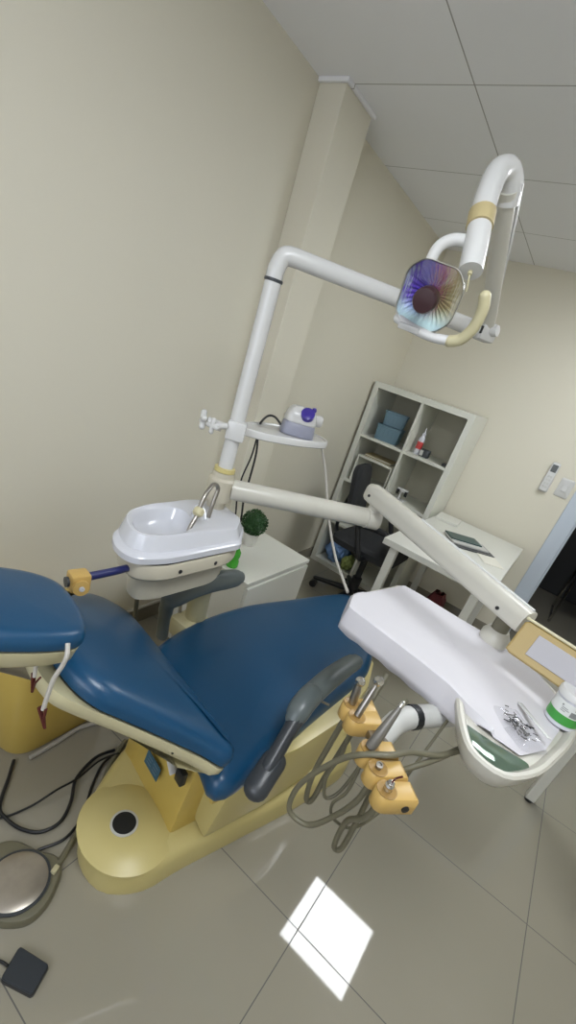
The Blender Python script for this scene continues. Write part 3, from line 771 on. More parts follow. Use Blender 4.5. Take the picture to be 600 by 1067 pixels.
# knuckle post under the arm
bm = B(); lathe(bm, [(0.030, 0.88), (0.030, 0.950), (0.038, 0.953), (0.038, 0.978), (0.030, 0.990), (0.027, 0.996)], Matrix.Translation((0.030, 1.268, 0)), 24)
obj('knuckle', bm, OFFW, dl)
bm = B(); lathe(bm, [(0.022, 0.996), (0.022, 1.075)], Matrix.Translation((0.030, 1.262, 0)), 20)
obj('knuckle_pin', bm, HOSE, dl)
# end control panel
pf = frame((-0.12, -0.93, 0.33), (0.93, -0.26, 0.0), (0.185, 1.105, 1.055))
bm = B(); pad(bm, resamp(rpoly([(-0.125, -0.045), (0.15, -0.045), (0.15, 0.045), (-0.125, 0.045)], 0.006, 3), 48), [(0, -0.05), (0, -0.004), (0.004, 0.0)], pf)
pn = obj('control_panel', bm, PANELF, dl)
bm = B(); box(bm, pf @ V((0.02, 0.002, 0.001)), (0.21, 0.054, 0.003), 0.001, pf); obj('panel_membrane', bm, GREYPAN, pn, smooth=False)
bm = B(); box(bm, pf @ V((0.01, 0.048, -0.025)), (0.275, 0.007, 0.055), 0.002, pf); obj('panel_cap', bm, CREAM, pn, smooth=False)
# tray: dished oval plate
tro = resamp(rpoly([(-0.325, 1.075), (-0.280, 1.005), (0.010, 0.955), (0.042, 0.850), (0.080, 0.775), (0.150, 0.768), (0.205, 0.845), (0.262, 1.04), (0.262, 1.20), (0.16, 1.292), (-0.268, 1.308)], [0.03, 0.03, 0.05, 0.05, 0.05, 0.06, 0.08, 0.12, 0.08, 0.06, 0.03], 5), 100)
bm = B(); pad(bm, tro, [(0.042, 0.895), (0.030, 0.898), (0.014, 0.908), (0.002, 0.935), (0.0, 0.948), (0.004, 0.953), (0.011, 0.953), (0.015, 0.949), (0.022, 0.941), (0.05, 0.940)])
obj('tray', bm, OFFW, dl)
# underside hose arm with grey elbow to the holder
bm = B(); tube(bm, spl([(0.085, 1.02, 0.880), (0.030, 0.965, 0.872), (-0.028, 0.885, 0.870)], 4), 0.026, 14)
obj('elbow_sleeve', bm, GREYL, dl)
bm = B(); tube(bm, [(-0.027, 0.886, 0.870), (-0.036, 0.872, 0.870)], 0.0275, 14); obj('elbow_ring', bm, BLK, dl)
bm = B(); tube(bm, spl([(-0.036, 0.872, 0.870), (-0.052, 0.835, 0.868), (-0.058, 0.79, 0.864), (-0.055, 0.755, 0.862)], 4), [0.0255] * 5 + [0.024] * 4 + [0.023, 0.022, 0.020, 0.018], 14)
obj('elbow_tube', bm, GREYL, dl)
# instrument holder: five rounded cups in a row
hA, hB = V((-0.142, 0.772, 0.865)), V((-0.001, 0.640, 0.865))
hd_ = (hB - hA).normalized(); he = V((-hd_.y, hd_.x, 0))        # he points away from the camera
if he.y < 0: he = -he
L5 = (hB - hA).length
hold = []
for k, t in enumerate((0.0, 0.17, 0.56, 0.78, 1.0)):
    c = hA.lerp(hB, t)
    Fk = frame((0, 0, 1), hd_, c)
    bm = B()
    w2 = 0.0205
    o = [(w2, 0.058), (-w2, 0.058), (-w2, 0.0)]
    o += [(-w2 * math.cos(a) * 1.0, -0.020 * math.sin(a)) for a in [PI * q / 8 for q in range(1, 8)]]
    o += [(w2, 0.0)]
    if (he - Fk.to_3x3() @ V((0, 1, 0))).length > 1: o = [(x, -y) for x, y in o]
    o = resamp(rpoly(o, 0.003, 2), 44)
    pad(bm, o, [(0.004, -0.020), (0.0, -0.015), (0.0, 0.014), (0.003, 0.019), (0.006, 0.020)], Fk)
    cupo = obj('holder_cup', bm, AMBER, dl)
    bm = B(); lathe(bm, [(0.0185, 0.019), (0.0185, 0.0212), (0.0165, 0.0215), (0.015, 0.0206), (0.001, 0.0204)], Matrix.Translation(c), 20)
    obj('cup_well_shade', bm, AMBER_SHADE, cupo)  # nearly flush disc, coloured dark as the shade inside the cup
    hold.append(c)
bm = B(); box(bm, (hA + hB) / 2 + he * 0.038 + V((0, 0, -0.004)), (L5 - 0.005, 0.03, 0.020), 0.004, frame((0, 0, 1), hd_))
obj('holder_bar', bm, STEEL, dl)
bm = B(); lathe(bm, [(0.007, 0), (0.007, 0.003), (0.001, 0.0035)], frame(hd_, (0, 0, 1), hB + hd_ * 0.0202 + he * 0.035), 14)
obj('holder_screw', bm, BLK, dl)
# small bracket under the tray
bm = B(); tube(bm, [(-0.13, 1.12, 0.888), (0.03, 0.93, 0.884)], 0.008, 8); obj('under_rail', bm, STEEL, dl)

# handpieces in the cups, each with its hose
def handpiece(k, label, prof, m_, hose, lean=(0, 0, 1), hr=0.0052, ball=False, extra=None):
    c = hold[k] + V((0, 0, 0.0215))
    t = thing('dental_handpiece', label, 'dental handpiece', c, 'handpieces in the amber cups')
    Fh = frame(lean, (1, 0, 0), c)
    bm = B(); lathe(bm, prof, Fh, 18); obj('handle', bm, m_, t)
    if ball:
        h = prof[-1][1]
        bm = B(); lathe(bm, [(0.002, -0.011), (0.008, -0.009), (0.0105, -0.002), (0.0105, 0.004), (0.007, 0.010), (0.001, 0.011)], frame((0.5, -0.6, 0.6), (1, 0, 0), Fh @ V((0, 0, h + 0.006))), 16)
        obj('turbine_head', bm, CHR, t)
    if extra: extra(t, Fh)
    if hose:
        bm = B(); tube(bm, spl([c - V((0, 0, 0.045))] + hose, 8), hr, 10); obj('hose', bm, HOSE, t)
    return t
handpiece(0, 'chrome turbine handpiece with ball head in the far end cup', [(0.008, 0.0), (0.009, 0.01), (0.0085, 0.035), (0.006, 0.05)], STEEL,
          [V((-0.146, 0.770, 0.76)), V((-0.150, 0.772, 0.65)), V((-0.140, 0.775, 0.572)), V((-0.128, 0.785, 0.575)), V((-0.128, 0.80, 0.66)), V((-0.125, 0.85, 0.79)), V((-0.130, 0.94, 0.885))], (-0.1, 0.02, 1), 0.0065, True)
handpiece(1, 'slim steel handpiece in the second cup from the far end', [(0.0075, 0.0), (0.008, 0.01), (0.0065, 0.05), (0.004, 0.075), (0.004, 0.078)], STEEL,
          [V((-0.112, 0.760, 0.77)), V((-0.118, 0.755, 0.69)), V((-0.10, 0.755, 0.64)), V((-0.08, 0.775, 0.67)), V((-0.07, 0.82, 0.77)), V((-0.06, 0.90, 0.885))], (0.03, 0.35, 1), 0.004, True)
def tip(t, Fh):
    bm = B(); lathe(bm, [(0.003, 0.098), (0.005, 0.100), (0.005, 0.109), (0.002, 0.113)], Fh, 12); obj('tip_head', bm, CHR, t)
handpiece(2, 'long grey tapered handpiece standing in the middle cup', [(0.0100, 0.0), (0.0110, 0.008), (0.0100, 0.040), (0.0065, 0.085), (0.0045, 0.100)], mat('satin_grey_metal', (0.22, 0.21, 0.19), 0.35, 0.5),
          [V((-0.06, 0.69, 0.77)), V((-0.075, 0.70, 0.70)), V((-0.06, 0.73, 0.635)), V((-0.02, 0.76, 0.62)), V((0.01, 0.78, 0.70)), V((0.02, 0.84, 0.80)), V((0.03, 0.92, 0.885))], (0.10, 0.30, 1), 0.0035, False, tip)
handpiece(3, 'short steel coupling with a hollow end in the fourth cup', [(0.006, 0.0), (0.0065, 0.004), (0.0065, 0.010), (0.004, 0.0102), (0.004, 0.006), (0.001, 0.006)], STEEL,
          [V((-0.035, 0.67, 0.79)), V((-0.056, 0.690, 0.70)), V((-0.095, 0.692, 0.615)), V((-0.143, 0.684, 0.615)), V((-0.152, 0.684, 0.67)), V((-0.138, 0.686, 0.735)), V((-0.10, 0.685, 0.825)), V((-0.066, 0.680, 0.878)), V((-0.025, 0.700, 0.900)), V((0.0, 0.755, 0.888)), V((0.048, 0.813, 0.880)), V((0.09, 0.88, 0.888))], (0, -0.3, 1), 0.006)
def wire(t, Fh):
    bm = B(); tube(bm, spl([Fh @ V((0, 0, 0.02)), Fh @ V((0.002, 0.004, 0.03)), Fh @ V((0.004, 0.0, 0.042)), Fh @ V((0.010, 0.003, 0.05))], 4), 0.0018, 6); obj('wire_end', bm, RUST, t)
handpiece(4, 'stubby silver connector with a bare red wire in the nearest cup', [(0.007, 0.0), (0.008, 0.003), (0.006, 0.008), (0.008, 0.010), (0.008, 0.014), (0.005, 0.016), (0.006, 0.022), (0.001, 0.023)], CHR,
          [V((-0.01, 0.655, 0.78)), V((-0.035, 0.70, 0.69)), V((-0.033, 0.715, 0.592)), V((-0.018, 0.725, 0.592)), V((-0.020, 0.735, 0.69)), V((-0.022, 0.745, 0.80)), V((0.010, 0.755, 0.850)), V((0.050, 0.815, 0.872)), V((0.082, 0.88, 0.888))], (0, -0.2, 1), 0.006, False, wire)

# ------------------------------------------------------------------ things on the tray
cl = B()
top_o = [(-0.322, 1.072), (-0.312, 1.035), (-0.296, 0.992), (-0.26, 0.984), (-0.18, 0.970), (-0.08, 0.952), (0.00, 0.932), (0.045, 0.905), (0.085, 0.888), (0.12, 0.876), (0.165, 0.872), (0.205, 0.94), (0.225, 1.04), (0.225, 1.16), (0.165, 1.245), (0.06, 1.282), (-0.08, 1.290), (-0.20, 1.294), (-0.258, 1.294), (-0.290, 1.18)]
drop = [0.0, 0.040, 0.066, 0.067, 0.065, 0.066, 0.064, 0.055, 0.010, 0.0, 0, 0, 0, 0, 0, 0, 0, 0, 0, 0]
pp = resamp([V(p) for p in top_o], 220)
def dropat(q):
    ds_ = sorted(((V(p) - q).length, d) for p, d in zip(top_o, drop))[:2]
    a, b = ds_; return (a[1] * b[0] + b[1] * a[0]) / (a[0] + b[0] + 1e-9)
rings = []
for i_, (s, zz) in enumerate(((0.02, 0.957), (0.3, 0.957), (0.55, 0.957), (0.75, 0.957), (0.90, 0.957), (0.985, 0.9572))):
    c = sum(pp, V((0, 0))) / len(pp)
    rings.append([V(((c + (p - c) * s).x, (c + (p - c) * s).y, zz + 0.0018 * math.sin(p.x * 19 + s * 9) * math.sin(p.y * 23) - 0.013 * max(0, min(1, (p.x - 0.02) / 0.14)) * max(0, min(1, (s - 0.5) / 0.4)))) for p in pp])
ed = [(p, dropat(p)) for p in pp]
rings.append([V((p.x, p.y, (0.957 if d > 0.004 else 0.945))) for p, d in ed])
o1 = inset2(pp, -0.008)
for f_, k in ((0.35, 0.8), (0.7, 1.2), (1.0, 1.6)):
    oo = inset2(pp, -0.004 * k)
    rings.append([V((q.x if d > 0.004 else p.x, q.y if d > 0.004 else p.y, 0.955 - d * f_ + (0.0015 * math.sin(i * 0.7) if d > 0.02 and f_ == 1 else 0) - (0.011 if d <= 0.004 else 0))) for i, ((p, d), q) in enumerate(zip(ed, oo))])
loft(cl, rings, (True, False))
o = obj('tray_cover', cl, CLOTH, smooth=True, angle=28)
md = o.modifiers.new('thickness', 'SOLIDIFY'); md.thickness = 0.0015; md.offset = 1
tag(o, 'white paper cover draped over the instrument tray', 'tray cover')
# tinted mirror glass in the tray's uncovered corner
go = resamp(rpoly([(0.050, 0.862), (0.075, 0.805), (0.105, 0.785), (0.148, 0.786), (0.185, 0.845), (0.185, 0.868), (0.10, 0.86)], 0.014, 4), 50)
bm = B(); pad(bm, go, [(0, 0.9415), (0, 0.9435), (0.001, 0.944)])
tag(obj('glass_plate', bm, MIRROR), 'green tinted glass plate in the uncovered corner of the tray', 'glass plate')
for (sx, sy) in ():
    pass
# jar
jx, jy = 0.223, 1.078
jar = thing('plastic_jar', 'white lidded jar with green and white label on the tray', 'jar', (jx, jy, 0.947))
MJ = frame((-0.02, 0.0, 1), (1, 0, 0), (jx, jy, 0.947))
bm = B(); lathe(bm, [(0.030, 0.0), (0.033, 0.003), (0.033, 0.070), (0.030, 0.074)], MJ, 36); obj('jar_body', bm, LIP, jar)
bm = B(); lathe(bm, [(0.0338, 0.012), (0.0338, 0.034)], MJ, 36); obj('green_band', bm, GREEN, jar)
bm = B(); lathe(bm, [(0.0337, 0.034), (0.0337, 0.064)], MJ, 36); lw = obj('white_band', bm, LABELW, jar)
bm = B(); lathe(bm, [(0.0335, 0.070), (0.0365, 0.071), (0.0365, 0.082), (0.034, 0.086), (0.001, 0.0865)], MJ, 36); obj('lid', bm, WHT, jar)
bm = B()
for (a0, a1, z0, z1) in ((-2.15, -2.05, 0.054, 0.058), (-2.1, -1.72, 0.050, 0.0515), (-2.1, -1.62, 0.046, 0.0475), (-2.1, -1.8, 0.042, 0.0435), (-1.35, -1.2, 0.054, 0.060), (-1.5, -1.05, 0.037, 0.050)):
    k = 6
    for q in range(k):
        b0 = a0 + (a1 - a0) * q / k; b1 = a0 + (a1 - a0) * (q + 1) / k
        quad(bm, [MJ @ V((0.0341 * math.cos(b), 0.0341 * math.sin(b), z)) for b, z in ((b0, z0), (b1, z0), (b1, z1), (b0, z1))])
obj('label_print', bm, INK, lw, smooth=False)
# bag of small metal parts
bgx, bgy = 0.150, 0.945
bag = thing('plastic_bag', 'clear plastic bag of small metal pins lying on the tray cover', 'bag', (bgx, bgy, 0.948))
FB = frame((0, 0, 1), (0.75, -0.66, 0), (bgx, bgy, 0.948))
bo_ = resamp(rpoly([(-0.065, -0.035), (0.055, -0.038), (0.06, 0.032), (-0.055, 0.036)], 0.018, 4), 48)
bm = B(); pad(bm, bo_, [(0.0, 0.000), (0.004, 0.006), (0.012, 0.012)], FB, dome=0.006)
for v in bm.verts: v.co.z += 0.0022 * math.sin(v.co.x * 170) * math.sin(v.co.y * 150) * (1 if v.co.z > 0.951 else 0)
obj('bag_film', bm, BAGM, bag)
for k in range(56):
    a = random.uniform(0, PI); x = random.gauss(0, 0.017); y = random.gauss(0, 0.010); z = random.uniform(0.004, 0.016)
    l = random.uniform(0.007, 0.014); d = V((math.cos(a), math.sin(a), random.uniform(-0.15, 0.15))) * l / 2
    bm = B(); tube(bm, [FB @ (V((x, y, z)) - d), FB @ (V((x, y, z)) + d)], random.uniform(0.0008, 0.0015), 6)
    obj('metal_pin', bm, PINM if k % 2 else BLK, bag)
bm = B(); box(bm, (0.168, 0.985, 0.966), (0.105, 0.010, 0.003), 0.001, frame((0.0, 0.1, 1), (0.62, -0.78, 0)))
solo('bag_clip', bm, WHT, 'thin white stick lying along the edge of the pin bag', 'stick')

# ------------------------------------------------------------------ bib clips hanging at the headrest
bib = thing('bib_holder', 'hanging strap with two brown alligator clips under the headrest', 'bib holder', (-0.53, 0.33, 0.90))
def clipm(p, d, nm='clip'):
    d = V(d).normalized(); F = frame(d, (1, 0.3, 0), p)
    bm = B()
    tube(bm, [F @ V((-0.006, 0, -0.018)), F @ V((0.0, 0, 0.0)), F @ V((0.006, 0, 0.022))], [0.0045, 0.004, 0.0025], 8, flat=0.6)
    tube(bm, [F @ V((0.008, 0, -0.019)), F @ V((0.004, 0, 0.0)), F @ V((0.007, 0, 0.022))], [0.003, 0.003, 0.002], 8, flat=0.6)
    obj(nm, bm, RUST, bib)
bm = B(); tube(bm, spl([(-0.548, 0.335, 0.955), (-0.545, 0.325, 0.92), (-0.543, 0.322, 0.893)], 4), 0.0034, 8); obj('strap', bm, HOSEL, bib)
clipm(V((-0.545, 0.322, 0.880)), (-0.25, -0.1, -1))
bm = B(); tube(bm, spl([(-0.516, 0.357, 0.968), (-0.504, 0.350, 0.955), (-0.505, 0.345, 0.935), (-0.510, 0.335, 0.905), (-0.512, 0.328, 0.865), (-0.512, 0.324, 0.842)], 5), 0.0040, 8); obj('strap', bm, HOSEL, bib)
clipm(V((-0.510, 0.322, 0.828)), (0.15, -0.02, -1))

# ------------------------------------------------------------------ yellow housing on the floor behind the backrest
hb = resamp(rpoly([(-1.40, 0.52), (-1.015, 0.555), (-1.02, 0.94), (-1.40, 0.96)], [0.04, 0.09, 0.08, 0.04], 6), 80)
bm = B(); pad(bm, hb, [(0.006, 0.0), (0.0, 0.012), (0.006, 0.18), (0.022, 0.33), (0.045, 0.39), (0.08, 0.415), (0.12, 0.42)])
ysb = solo('equipment_housing', bm, YEL, 'rounded yellow fibreglass housing on the floor behind the backrest', 'equipment housing')
bm = B(); tube(bm, spl([(-0.50, 0.335, 0.80), (-0.56, 0.38, 0.62), (-0.70, 0.52, 0.42), (-0.80, 0.66, 0.36), (-0.83, 0.78, 0.38), (-0.72, 0.80, 0.45)], 8), 0.005, 8)

bm.free()
bm = B(); tube(bm, spl([(-0.995, 0.60, 0.012), (-1.0, 0.70, 0.010), (-1.005, 0.80, 0.010), (-0.96, 0.90, 0.012), (-0.90, 0.93, 0.012)], 6), 0.008, 8)
tag(obj('floor_hose', bm, HOSEL), 'pale hose lying along the foot of the yellow housing', 'hose')

# ------------------------------------------------------------------ floor: pedals and cables
fo = resamp(rpoly([(-0.80, 0.36), (-0.70, 0.30), (-0.60, 0.31), (-0.545, 0.37), (-0.555, 0.43), (-0.605, 0.495), (-0.65, 0.505), (-0.70, 0.47), (-0.78, 0.44)], 0.05, 5), 60)
fp = thing('foot_control', 'round metal foot control in a grey frame on the floor', 'foot pedal', (-0.65, 0.40, 0))
bm = B(); pad(bm, fo, [(0.0, 0.0), (0.0, 0.014), (0.006, 0.022), (0.016, 0.024)]); obj('pedal_base', bm, HOSE, fp)
bm = B(); lathe(bm, [(0.078, 0.022), (0.082, 0.026), (0.082, 0.030), (0.076, 0.031)], Matrix.Translation((-0.655, 0.392, 0)), 40); obj('pedal_rim', bm, GREYD, fp)
bm = B(); lathe(bm, [(0.075, 0.026), (0.075, 0.032), (0.071, 0.034), (0.04, 0.0355), (0.001, 0.036)], Matrix.Translation((-0.655, 0.392, 0)), 40); obj('pedal_plate', bm, PLATEC, fp)
bm = B(); box(bm, (-0.615, 0.474, 0.029), (0.014, 0.022, 0.012), 0.002, frame((0, 0.2, 1), (0.9, 0.4, 0))); obj('pedal_switch', bm, CREAM, fp)
bm = B(); tube(bm, spl([(-0.625, 0.490, 0.016), (-0.655, 0.545, 0.012), (-0.70, 0.625, 0.011), (-0.755, 0.715, 0.011), (-0.815, 0.80, 0.012), (-0.85, 0.88, 0.02)], 8), 0.009, 10); obj('pedal_hose', bm, HOSE, fp)
pq = resamp(rpoly([(-0.521, 0.333), (-0.436, 0.362), (-0.411, 0.307), (-0.491, 0.274)], 0.007, 4), 40)
bp = thing('square_pedal', 'small black square foot pedal with a cable on the floor', 'foot pedal', (-0.465, 0.32, 0))
bm = B(); pad(bm, pq, [(0.0, 0.001), (0.0, 0.012), (0.002, 0.014)]); obj('pedal_base', bm, BLK, bp)
bm = B(); pad(bm, pq, [(0.002, 0.0142), (0.001, 0.015), (0.001, 0.018), (0.003, 0.020)]); obj('pedal_top', bm, mat('dark_slate_plastic', (0.018, 0.023, 0.03), 0.45), bp)
bm = B(); tube(bm, spl([(-0.505, 0.298, 0.010), (-0.53, 0.29, 0.006), (-0.60, 0.25, 0.005), (-0.72, 0.25, 0.005)], 6), 0.0035, 8); obj('pedal_cable', bm, BLK, bp)
cab = [([(-1.02, 0.56, 0.008), (-0.97, 0.52, 0.008), (-0.895, 0.458, 0.008), (-0.845, 0.455, 0.008), (-0.79, 0.470, 0.008), (-0.745, 0.505, 0.008), (-0.735, 0.56, 0.010), (-0.77, 0.615, 0.016), (-0.83, 0.67, 0.014), (-0.86, 0.76, 0.012), (-0.845, 0.83, 0.012)], 0.0055, 'thick black cable looping from the yellow housing across the floor'),
       ([(-0.80, 0.32, 0.006), (-0.725, 0.372, 0.006), (-0.715, 0.42, 0.006), (-0.703, 0.475, 0.006), (-0.683, 0.545, 0.006), (-0.71, 0.62, 0.008), (-0.775, 0.692, 0.008), (-0.825, 0.77, 0.010), (-0.83, 0.84, 0.012)], 0.0045, 'black cable running behind the round foot control to the chair'),
       ([(-0.93, 0.40, 0.006), (-0.865, 0.435, 0.006), (-0.838, 0.52, 0.007), (-0.829, 0.60, 0.022), (-0.822, 0.67, 0.024), (-0.835, 0.76, 0.022), (-0.82, 0.83, 0.02)], 0.0035, 'thin black cable crossing over the thick cable on the floor')]
for p, r, lb in cab:
    bm = B(); tube(bm, spl(p, 8), r, 8); tag(obj('floor_cable', bm, BLK), lb, 'cable')

# ------------------------------------------------------------------ white cabinet, plant, bottle
cb = thing('side_cabinet', 'low white cabinet against the left wall beyond the spittoon', 'cabinet', (-1.15, 1.68, 0))
cx0, cx1, cy0, cy1, cz = -1.300, -0.878, 1.425, 1.945, 0.55
bm = B(); box2(bm, (cx0, cy0 + 0.004, 0.0), (cx1 - 0.008, cy1 - 0.004, cz - 0.02), 0.002); obj('cabinet_body', bm, LAM, cb, smooth=False)
bm = B(); box2(bm, (cx0, cy0, cz - 0.02), (cx1, cy1, cz), 0.002); obj('cabinet_top', bm, LAM, cb, smooth=False)
for k in range(2):
    bm = B(); box2(bm, (cx1 - 0.008, cy0 + 0.008, 0.03 + 0.25 * k), (cx1 + 0.006, cy1 - 0.008, 0.272 + 0.25 * k), 0.002); obj('drawer_front', bm, LAM, cb, smooth=False)
plx, ply = -1.135, 1.73
pt = thing('potted_topiary', 'small round boxwood ball in a white pot on the cabinet', 'plant', (plx, ply, cz))
bm = B(); lathe(bm, [(0.028, 0.0), (0.030, 0.003), (0.040, 0.065), (0.042, 0.07), (0.038, 0.07), (0.036, 0.06), (0.001, 0.058)], Matrix.Translation((plx, ply, cz)), 24); obj('pot', bm, POTW, pt)
bm = B(); tube(bm, [(plx, ply, cz + 0.055), (plx, ply, cz + 0.10)], 0.004, 8); obj('stem', bm, HOSE, pt)
bm = B(); cc = V((plx, ply, cz + 0.125))
bmesh.ops.create_icosphere(bm, subdivisions=3, radius=0.052, matrix=Matrix.Translation(cc))
for k in range(1100):
    d = V((random.gauss(0, 1), random.gauss(0, 1), random.gauss(0, 1))).normalized()
    p = cc + d * random.uniform(0.052, 0.064); t = d.orthogonal().normalized(); t.rotate(Matrix.Rotation(random.uniform(0, 6.3), 3, d)); s = d.cross(t)
    t = (t + d * 0.8).normalized()
    quad(bm, [p - s * 0.004, p + t * 0.006 - s * 0.005, p + t * 0.012, p + t * 0.006 + s * 0.005])
obj('foliage', bm, LEAF, pt, smooth=False)
gx, gy = -1.02, 1.475
gb = thing('green_bottle', 'bright green plastic bottle standing on the cabinet corner', 'bottle', (gx, gy, cz))
bm = B(); lathe(bm, [(0.024, 0.0), (0.027, 0.004), (0.027, 0.030), (0.022, 0.042), (0.026, 0.055), (0.026, 0.075), (0.014, 0.095), (0.010, 0.105)], Matrix.Translation((gx, gy, cz)), 24); obj('bottle_body', bm, GRNB, gb)
bm = B(); lathe(bm, [(0.012, 0.105), (0.012, 0.122), (0.001, 0.123)], Matrix.Translation((gx, gy, cz)), 18); obj('cap', bm, GRNB, gb)

# ------------------------------------------------------------------ bookshelf and what is on it
bx0, bx1, by0, by1, bz = -1.412, -0.672, 3.115, 3.505, 1.455
bs = thing('cube_bookshelf', 'white cube bookshelf standing in the back corner', 'bookshelf', (-1.04, 3.31, 0))
bt = 0.038
bm = B()
box2(bm, (bx0, by0, 0), (bx0 + bt, by1, bz)); box2(bm, (bx1 - bt, by0, 0), (bx1, by1, bz))
obj('side_panels', bm, LAMD, bs, smooth=False)
bm = B(); box2(bm, (bx0 + bt, by0, bz - bt), (bx1 - bt, by1, bz)); obj('top_board', bm, LAMD, bs, smooth=False)
bm = B(); box2(bm, (bx0 + bt, by0, 0), (bx1 - bt, by1, bt)); obj('bottom_board', bm, LAMD, bs, smooth=False)
mid = -1.030
bm = B(); box2(bm, (mid - 0.009, by0 + 0.002, bt), (mid + 0.009, by1, bz - bt)); obj('divider', bm, LAMD, bs, smooth=False)
shz = [0.375, 0.725, 1.075]
for z in shz:
    bm = B(); box2(bm, (bx0 + bt, by0 + 0.003, z - 0.009), (mid - 0.009, by1 - 0.002, z + 0.009)); box2(bm, (mid + 0.009, by0 + 0.003, z - 0.009), (bx1 - bt, by1 - 0.002, z + 0.009))
    obj('shelf_board', bm, LAMD, bs, smooth=False)
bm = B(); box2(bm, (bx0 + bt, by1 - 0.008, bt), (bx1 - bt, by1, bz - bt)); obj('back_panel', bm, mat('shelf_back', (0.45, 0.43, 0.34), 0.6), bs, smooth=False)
ins = thing('shelf_riser', 'small white riser standing inside the second left compartment', 'shelf insert', (-1.20, 3.28, 0.734))
bm = B(); box2(bm, (-1.345, 3.135, 0.925), (-1.055, 3.44, 0.938)); obj('riser_top', bm, LAMD, ins, smooth=False)
for x in (-1.345, -1.067):
    bm = B(); box2(bm, (x, 3.135, 0.7345), (x + 0.012, 3.44, 0.925)); obj('riser_side', bm, LAMD, ins, smooth=False)
def bin_(z, x, y, s, label, ang):
    t = thing('storage_bin', label, 'storage bin', (x, y, z), 'blue bins on the top left shelf')
    F = frame((0, 0, 1), (math.cos(ang), math.sin(ang), 0), (x, y, z))
    o = resamp(rpoly([(-0.075 * s, -0.055 * s), (0.075 * s, -0.055 * s), (0.075 * s, 0.055 * s), (-0.075 * s, 0.055 * s)], 0.012, 3), 40)
    bm = B(); pad(bm, o, [(0.010, 0.0), (0.006, 0.004), (0.0, 0.08 * s), (-0.005, 0.082 * s), (-0.005, 0.090 * s), (0.004, 0.090 * s), (0.006, 0.07 * s), (0.012, 0.012)], F); obj('bin_body', bm, TEALB, t)
    bm = B()
    for q in range(5): box(bm, F @ V((-0.05 * s + q * 0.025 * s, -0.0565 * s, 0.045 * s)), (0.010, 0.003, 0.04 * s), 0.001, F)
    obj('bin_ribs', bm, TEALB, t, smooth=False)
bin_(1.0845, -1.215, 3.235, 1.22, 'larger blue-grey plastic bin at the bottom of the stack of two', 0.15)
bin_(1.1955, -1.21, 3.24, 1.10, 'smaller blue-grey plastic bin stacked on top of the larger one', 0.28)
bx, by, z0 = -0.965, 3.215, 1.0845
t = thing('squeeze_bottle', 'white squeeze bottle with red label and pointed tip on top right shelf', 'bottle', (bx, by, z0))
MBt = Matrix.Translation((bx, by, z0))
bm = B(); lathe(bm, [(0.020, 0), (0.022, 0.003), (0.022, 0.11), (0.014, 0.128), (0.011, 0.135)], MBt, 20); obj('bottle_body', bm, LIP, t)
bm = B(); lathe(bm, [(0.0224, 0.04), (0.0224, 0.09)], MBt, 20); obj('red_band', bm, RED, t)
bm = B(); lathe(bm, [(0.013, 0.135), (0.013, 0.15), (0.007, 0.155), (0.003, 0.19), (0.001, 0.191)], MBt, 16); obj('nozzle', bm, LIP, t)
t = thing('small_camera', 'small dark box with a silver front beside the squeeze bottle', 'small box', (-0.905, 3.20, z0))
bm = B(); box2(bm, (-0.938, 3.185, z0), (-0.872, 3.235, z0 + 0.055), 0.005); obj('case', bm, GREYD, t)
bm = B(); box2(bm, (-0.934, 3.182, z0 + 0.008), (-0.912, 3.1848, z0 + 0.045)); obj('front_plate', bm, GREYL, t, smooth=False)
bm = B(); box2(bm, (-0.755, 3.16, z0), (-0.722, 3.22, z0 + 0.018), 0.004); solo('dark_pouch', bm, GREYD, 'small dark pouch at the right end of the top right shelf', 'pouch')
t = thing('clip_stand', 'small white stand with black clips on the second right shelf', 'stand', (-0.955, 3.22, 0.7345))
bm = B(); box2(bm, (-1.0, 3.19, 0.7345), (-0.90, 3.25, 0.742), 0.002); box2(bm, (-0.958, 3.21, 0.742), (-0.944, 3.23, 0.82), 0.002); box2(bm, (-0.985, 3.20, 0.80), (-0.90, 3.225, 0.822), 0.003); obj('stand_frame', bm, WHT, t, smooth=False)
for x in (-0.982, -0.918):
    bm = B(); box2(bm, (x, 3.192, 0.775), (x + 0.022, 3.2, 0.812), 0.002); obj('clip', bm, BLK, t, smooth=False)
for k in range(3):
    bm = B(); box(bm, (-1.205, 3.26, 0.9405 + k * 0.0075), (0.22, 0.15, 0.006), 0.001, frame((0, 0, 1), (1, 0.06 * (k - 1), 0)))
    solo('paper_packet', bm, (MANILA, PAPER, MANILA)[k], ('brown paper packet at the bottom of the pile on the riser', 'white paper packet in the middle of the pile on the riser', 'brown paper packet on top of the pile on the riser')[k], 'paper packet', 'packets on the riser', smooth=False)
def blob(c, r, m_, nm, lb, seed):
    random.seed(seed); bm = B(); bmesh.ops.create_icosphere(bm, subdivisions=4, radius=1.0)
    ph = [random.uniform(0, 6) for _ in range(6)]
    for v in bm.verts:
        d = v.co.normalized(); k = 1 + 0.14 * math.sin(5 * d.x + ph[0]) * math.sin(4 * d.y + ph[1]) + 0.09 * math.sin(11 * d.x + ph[2]) * math.cos(9 * d.z + ph[3]) + 0.05 * math.sin(17 * d.y + ph[4])
        v.co = V((c[0] + d.x * r[0] * k, c[1] + d.y * r[1] * k, max(c[2] + d.z * r[2] * k, bt + 0.001)))
    return solo(nm, bm, m_, lb, 'cloth bundle')
blob((-1.255, 3.25, 0.12), (0.10, 0.11, 0.10), BLUECL, 'cloth_bundle', 'crumpled blue cloth bundle in the bottom left compartment', 3)
blob((-1.115, 3.20, 0.09), (0.055, 0.07, 0.065), GRNCL, 'cloth_bundle', 'crumpled olive green cloth beside the blue bundle', 5)

